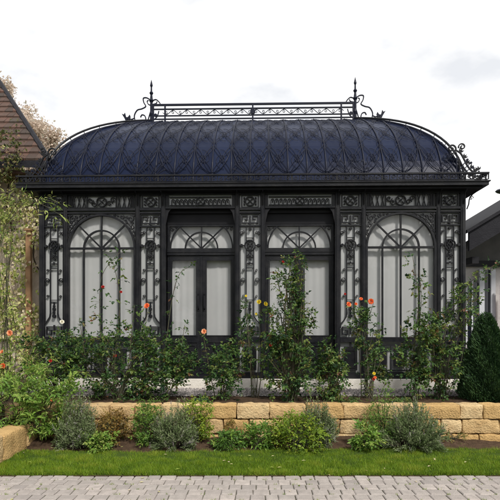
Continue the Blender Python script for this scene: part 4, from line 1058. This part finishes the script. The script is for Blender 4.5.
plant('small_shrub', 'yellow-green leafy shrub before the rounded silvery lavender', 'shrub', 296, 6.1, .02, 'yellow_leaf', blobs=[(298, 436, 25, 19, 560)], size=.034, ratio=.55, group=G2, tint=.25)
plant('leafy_herb', 'small bright green plant at the lawn edge right of centre', 'plant', 366, 6.05, .02, 'light_leaf', blobs=[(366, 438, 12, 12, 130)], size=.045, ratio=.5, group=G2, tint=.5)
plant('small_shrub', 'dark green feathery shrub left of the largest lavender', 'shrub', 384, 6.25, .02, 'light_leaf', blobs=[(383, 422, 17, 27, 560)], size=.024, ratio=.35, group=G2, tint=.3)
lavender('largest silvery lavender bush on the right', 412, 6.15, .02, 68, 53, 15000, 'lavender bushes by the sandstone wall')
plant('small_shrub', 'low sparse seedlings at the foot of the wall on the right', 'plant', 455, 6.4, .02, 'rust_leaf', blobs=[(455, 438, 14, 5, 50)], size=.025, ratio=.4, group=G2, tint=.8)

# thuja cone
th_ = thing('conical_thuja', 'dense dark green cone-shaped evergreen at right edge', 'evergreen', ((486 - 250) * 7.1 / 500, 7.1, TZ))
lv = Leaves(); n = 17000; u = rng.random(n) ** .62
hgt = (408 - 322) * 7.1 / 500; rmax = 24.5 * 7.1 / 500
tt = 1 - u; a = rng.uniform(0, 6.283, n)      # tt: 0 foot .. 1 top
prof = rmax * np.minimum(1, (1 - tt) ** .58 * 1.02) * (.90 + .12 * np.minimum(1, tt * 6)) * (1 + .07 * np.sin(a * 5 + tt * 14) + .05 * np.sin(a * 11 - tt * 31)) * rng.uniform(.78, 1.06, n)
P = np.stack([np.cos(a) * prof, np.sin(a) * prof, tt * hgt], 1) + np.array(th_.location)
dv = np.stack([np.cos(a) * .55, np.sin(a) * .55, np.full(n, .9)], 1) + rng.normal(0, .25, (n, 3))
lv.add(P, dv, np.stack([-np.sin(a), np.cos(a), np.zeros(n)], 1) + rng.normal(0, .5, (n, 3)), rng.uniform(.03, .07, n), rng.uniform(.010, .022, n), rng.normal(.42, .22, n) + .18 * np.sin(a * 5 + tt * 14))
m = MB(); m.lathe(th_.location.x, 7.1, [(.05, TZ - .02), (.04, TZ + .4), (.02, TZ + hgt * .9)], 8); m.build('trunk', 'bark', th_)
m = MB(); m.lathe(th_.location.x, 7.1, [(rmax * .6, TZ + .02), (rmax * .76, TZ + .1), (rmax * .66, TZ + hgt * .35), (rmax * .4, TZ + hgt * .68), (.02, TZ + hgt * .93)], 16); m.build('inner_growth', 'thuja', th_)
lv.build('foliage', 'thuja', th_)

# climbing leaves on the left wall
vn = thing('climbing_vine', 'pale yellow-green climber covering the pinkish left wall', 'vine', (-4.9, 9.7, .45))
lv = Leaves(); n = 8000
x = rng.uniform(-6.6, -4.0, n); z = rng.uniform(.5, 4.9, n)
cl = np.array([noise.noise(Vector((a * 2.3, 0, b * 2.3))) for a, b in zip(x, z)]); k = cl > -.28
x, z = x[k], z[k]; n = len(x)
C = np.stack([x, 9.70 - rng.random(n) ** 2 * .25, z], 1)
lv.add(C, np.stack([rng.normal(0, .6, n), rng.normal(-.3, .3, n), rng.normal(-.8, .4, n)], 1), np.stack([rng.normal(0, .4, n), np.full(n, -1.), rng.uniform(.0, .8, n)], 1), rng.uniform(.05, .10, n), rng.uniform(.035, .07, n), rng.normal(.52, .26, n) + .3 * (cl[k] - .1))
lv.build('foliage', 'vine_leaf', vn)
m = MB()
for k in range(12):
    x0 = random.uniform(-6.2, -4.1); P = [(x0, 9.74, .45)]
    for q in range(7): P.append((P[-1][0] + random.gauss(0, .12), 9.76, P[-1][2] + .58))
    P[1] = (P[1][0], 9.76, P[1][2]); m.tube([tuple(p) for p in smooth_path(P, 4)], .012, 5)
m.build('stems', 'bark', vn)
vn2 = thing('creeper', 'leafy creeper hanging over the brown timber gable', 'vine', (-4.6, 9.1, 4.3))
lv = Leaves(); st = MB()
for k in range(13):
    px0, py0 = random.uniform(-8, 36), 0; py0 = 90 + px0 * 1.5 + random.uniform(10, 80)
    p = at(px0, py0, 9.12); Q = [p]
    for q in range(5): Q.append(Q[-1] + Vector((random.gauss(-.05, .07), random.gauss(0, .02), random.gauss(-.08, .05))))
    st.tube([tuple(w_) for w_ in Q], .005, 4)
    for w_ in Q:
        n = 7; C = np.array(w_) + rng.normal(0, .055, (n, 3)); lv.add(C, rng.normal(0, 1, (n, 3)) - np.array([0, 0, .5]), rng.normal(0, .5, (n, 3)) + np.array([0, -1, .5]), rng.uniform(.04, .09, n), rng.uniform(.03, .055, n), rng.normal(.35, .2, n))
st.build('stems', 'bark', vn2); lv.build('foliage', 'creeper_leaf', vn2)

# far trees, haze painted into the leaves, behind the left house, a few beyond the terrace
def tree(label, x, y, h, rw, m_, crown_z, crown_h, n, ls, group='trees behind the buildings'):
    t = thing('tree', label, 'tree', (x, y, 0), group); st = MB(); lv = Leaves()
    st.tube([(x, y, -.1), (x + .1, y, h * .3), (x - .1, y, h * .6), (x, y, h * .9)], [rw * .09, rw * .07, rw * .045, .03], 8)
    nc = 170; cd = unit(rng.normal(0, 1, (nc, 3))); cc = np.array([x, y, crown_z]) + cd * rng.uniform(.3, 1, (nc, 1)) ** .5 * np.array([rw, rw, crown_h / 2])
    for q in range(0, nc):
        b = Vector((x, y, min(h * .7, crown_z - crown_h * .35 + random.random() * crown_h * .4))); e = Vector(tuple(cc[q])); st.tube([tuple(b), tuple(b.lerp(e, .5) + Vector((0, 0, .2))), tuple(e)], [rw * .025, rw * .015, .01], 5)
    wh = rng.integers(0, nc, n); C = cc[wh] + rng.normal(0, .085, (n, 3)) * np.array([rw, rw, crown_h / 2])
    lv.add(C, rng.normal(0, 1, (n, 3)), rng.normal(0, .6, (n, 3)) + np.array([0, 0, 1]), ls * rng.uniform(.7, 1.3, n), ls * .7 * rng.uniform(.7, 1.3, n), rng.normal(.5, .25, n))
    st.build('trunk', 'bark', t); lv.build('crown', m_, t)
tree('tree with haze painted into its pinkish leaves, showing between the left gable and the domed roof', -13.9, 32, 13.8, 2.5, 'hazed_leaf', 11.0, 6.4, 26000, .19)
tree('tall tree with haze painted into its leaves, just above the left gable at the left edge', -17.8, 34, 17.5, 3.0, 'hazed_leaf', 14.8, 6.0, 20000, .19)
# unseen trees added behind the camera for reflections in the panes and less flat light
for k, (x, y, h) in enumerate(((-9, -13, 7.5), (-3.5, -15, 6.5), (3, -17, 7.0), (9.5, -20, 7.5), (-15, -9, 8))):
    tree('unseen leafy green tree added behind the viewer for pane reflections', x, y, h, h * .38, 'light_leaf', h * .56, h * .8, 5000, .28, 'unseen trees added for pane reflections')
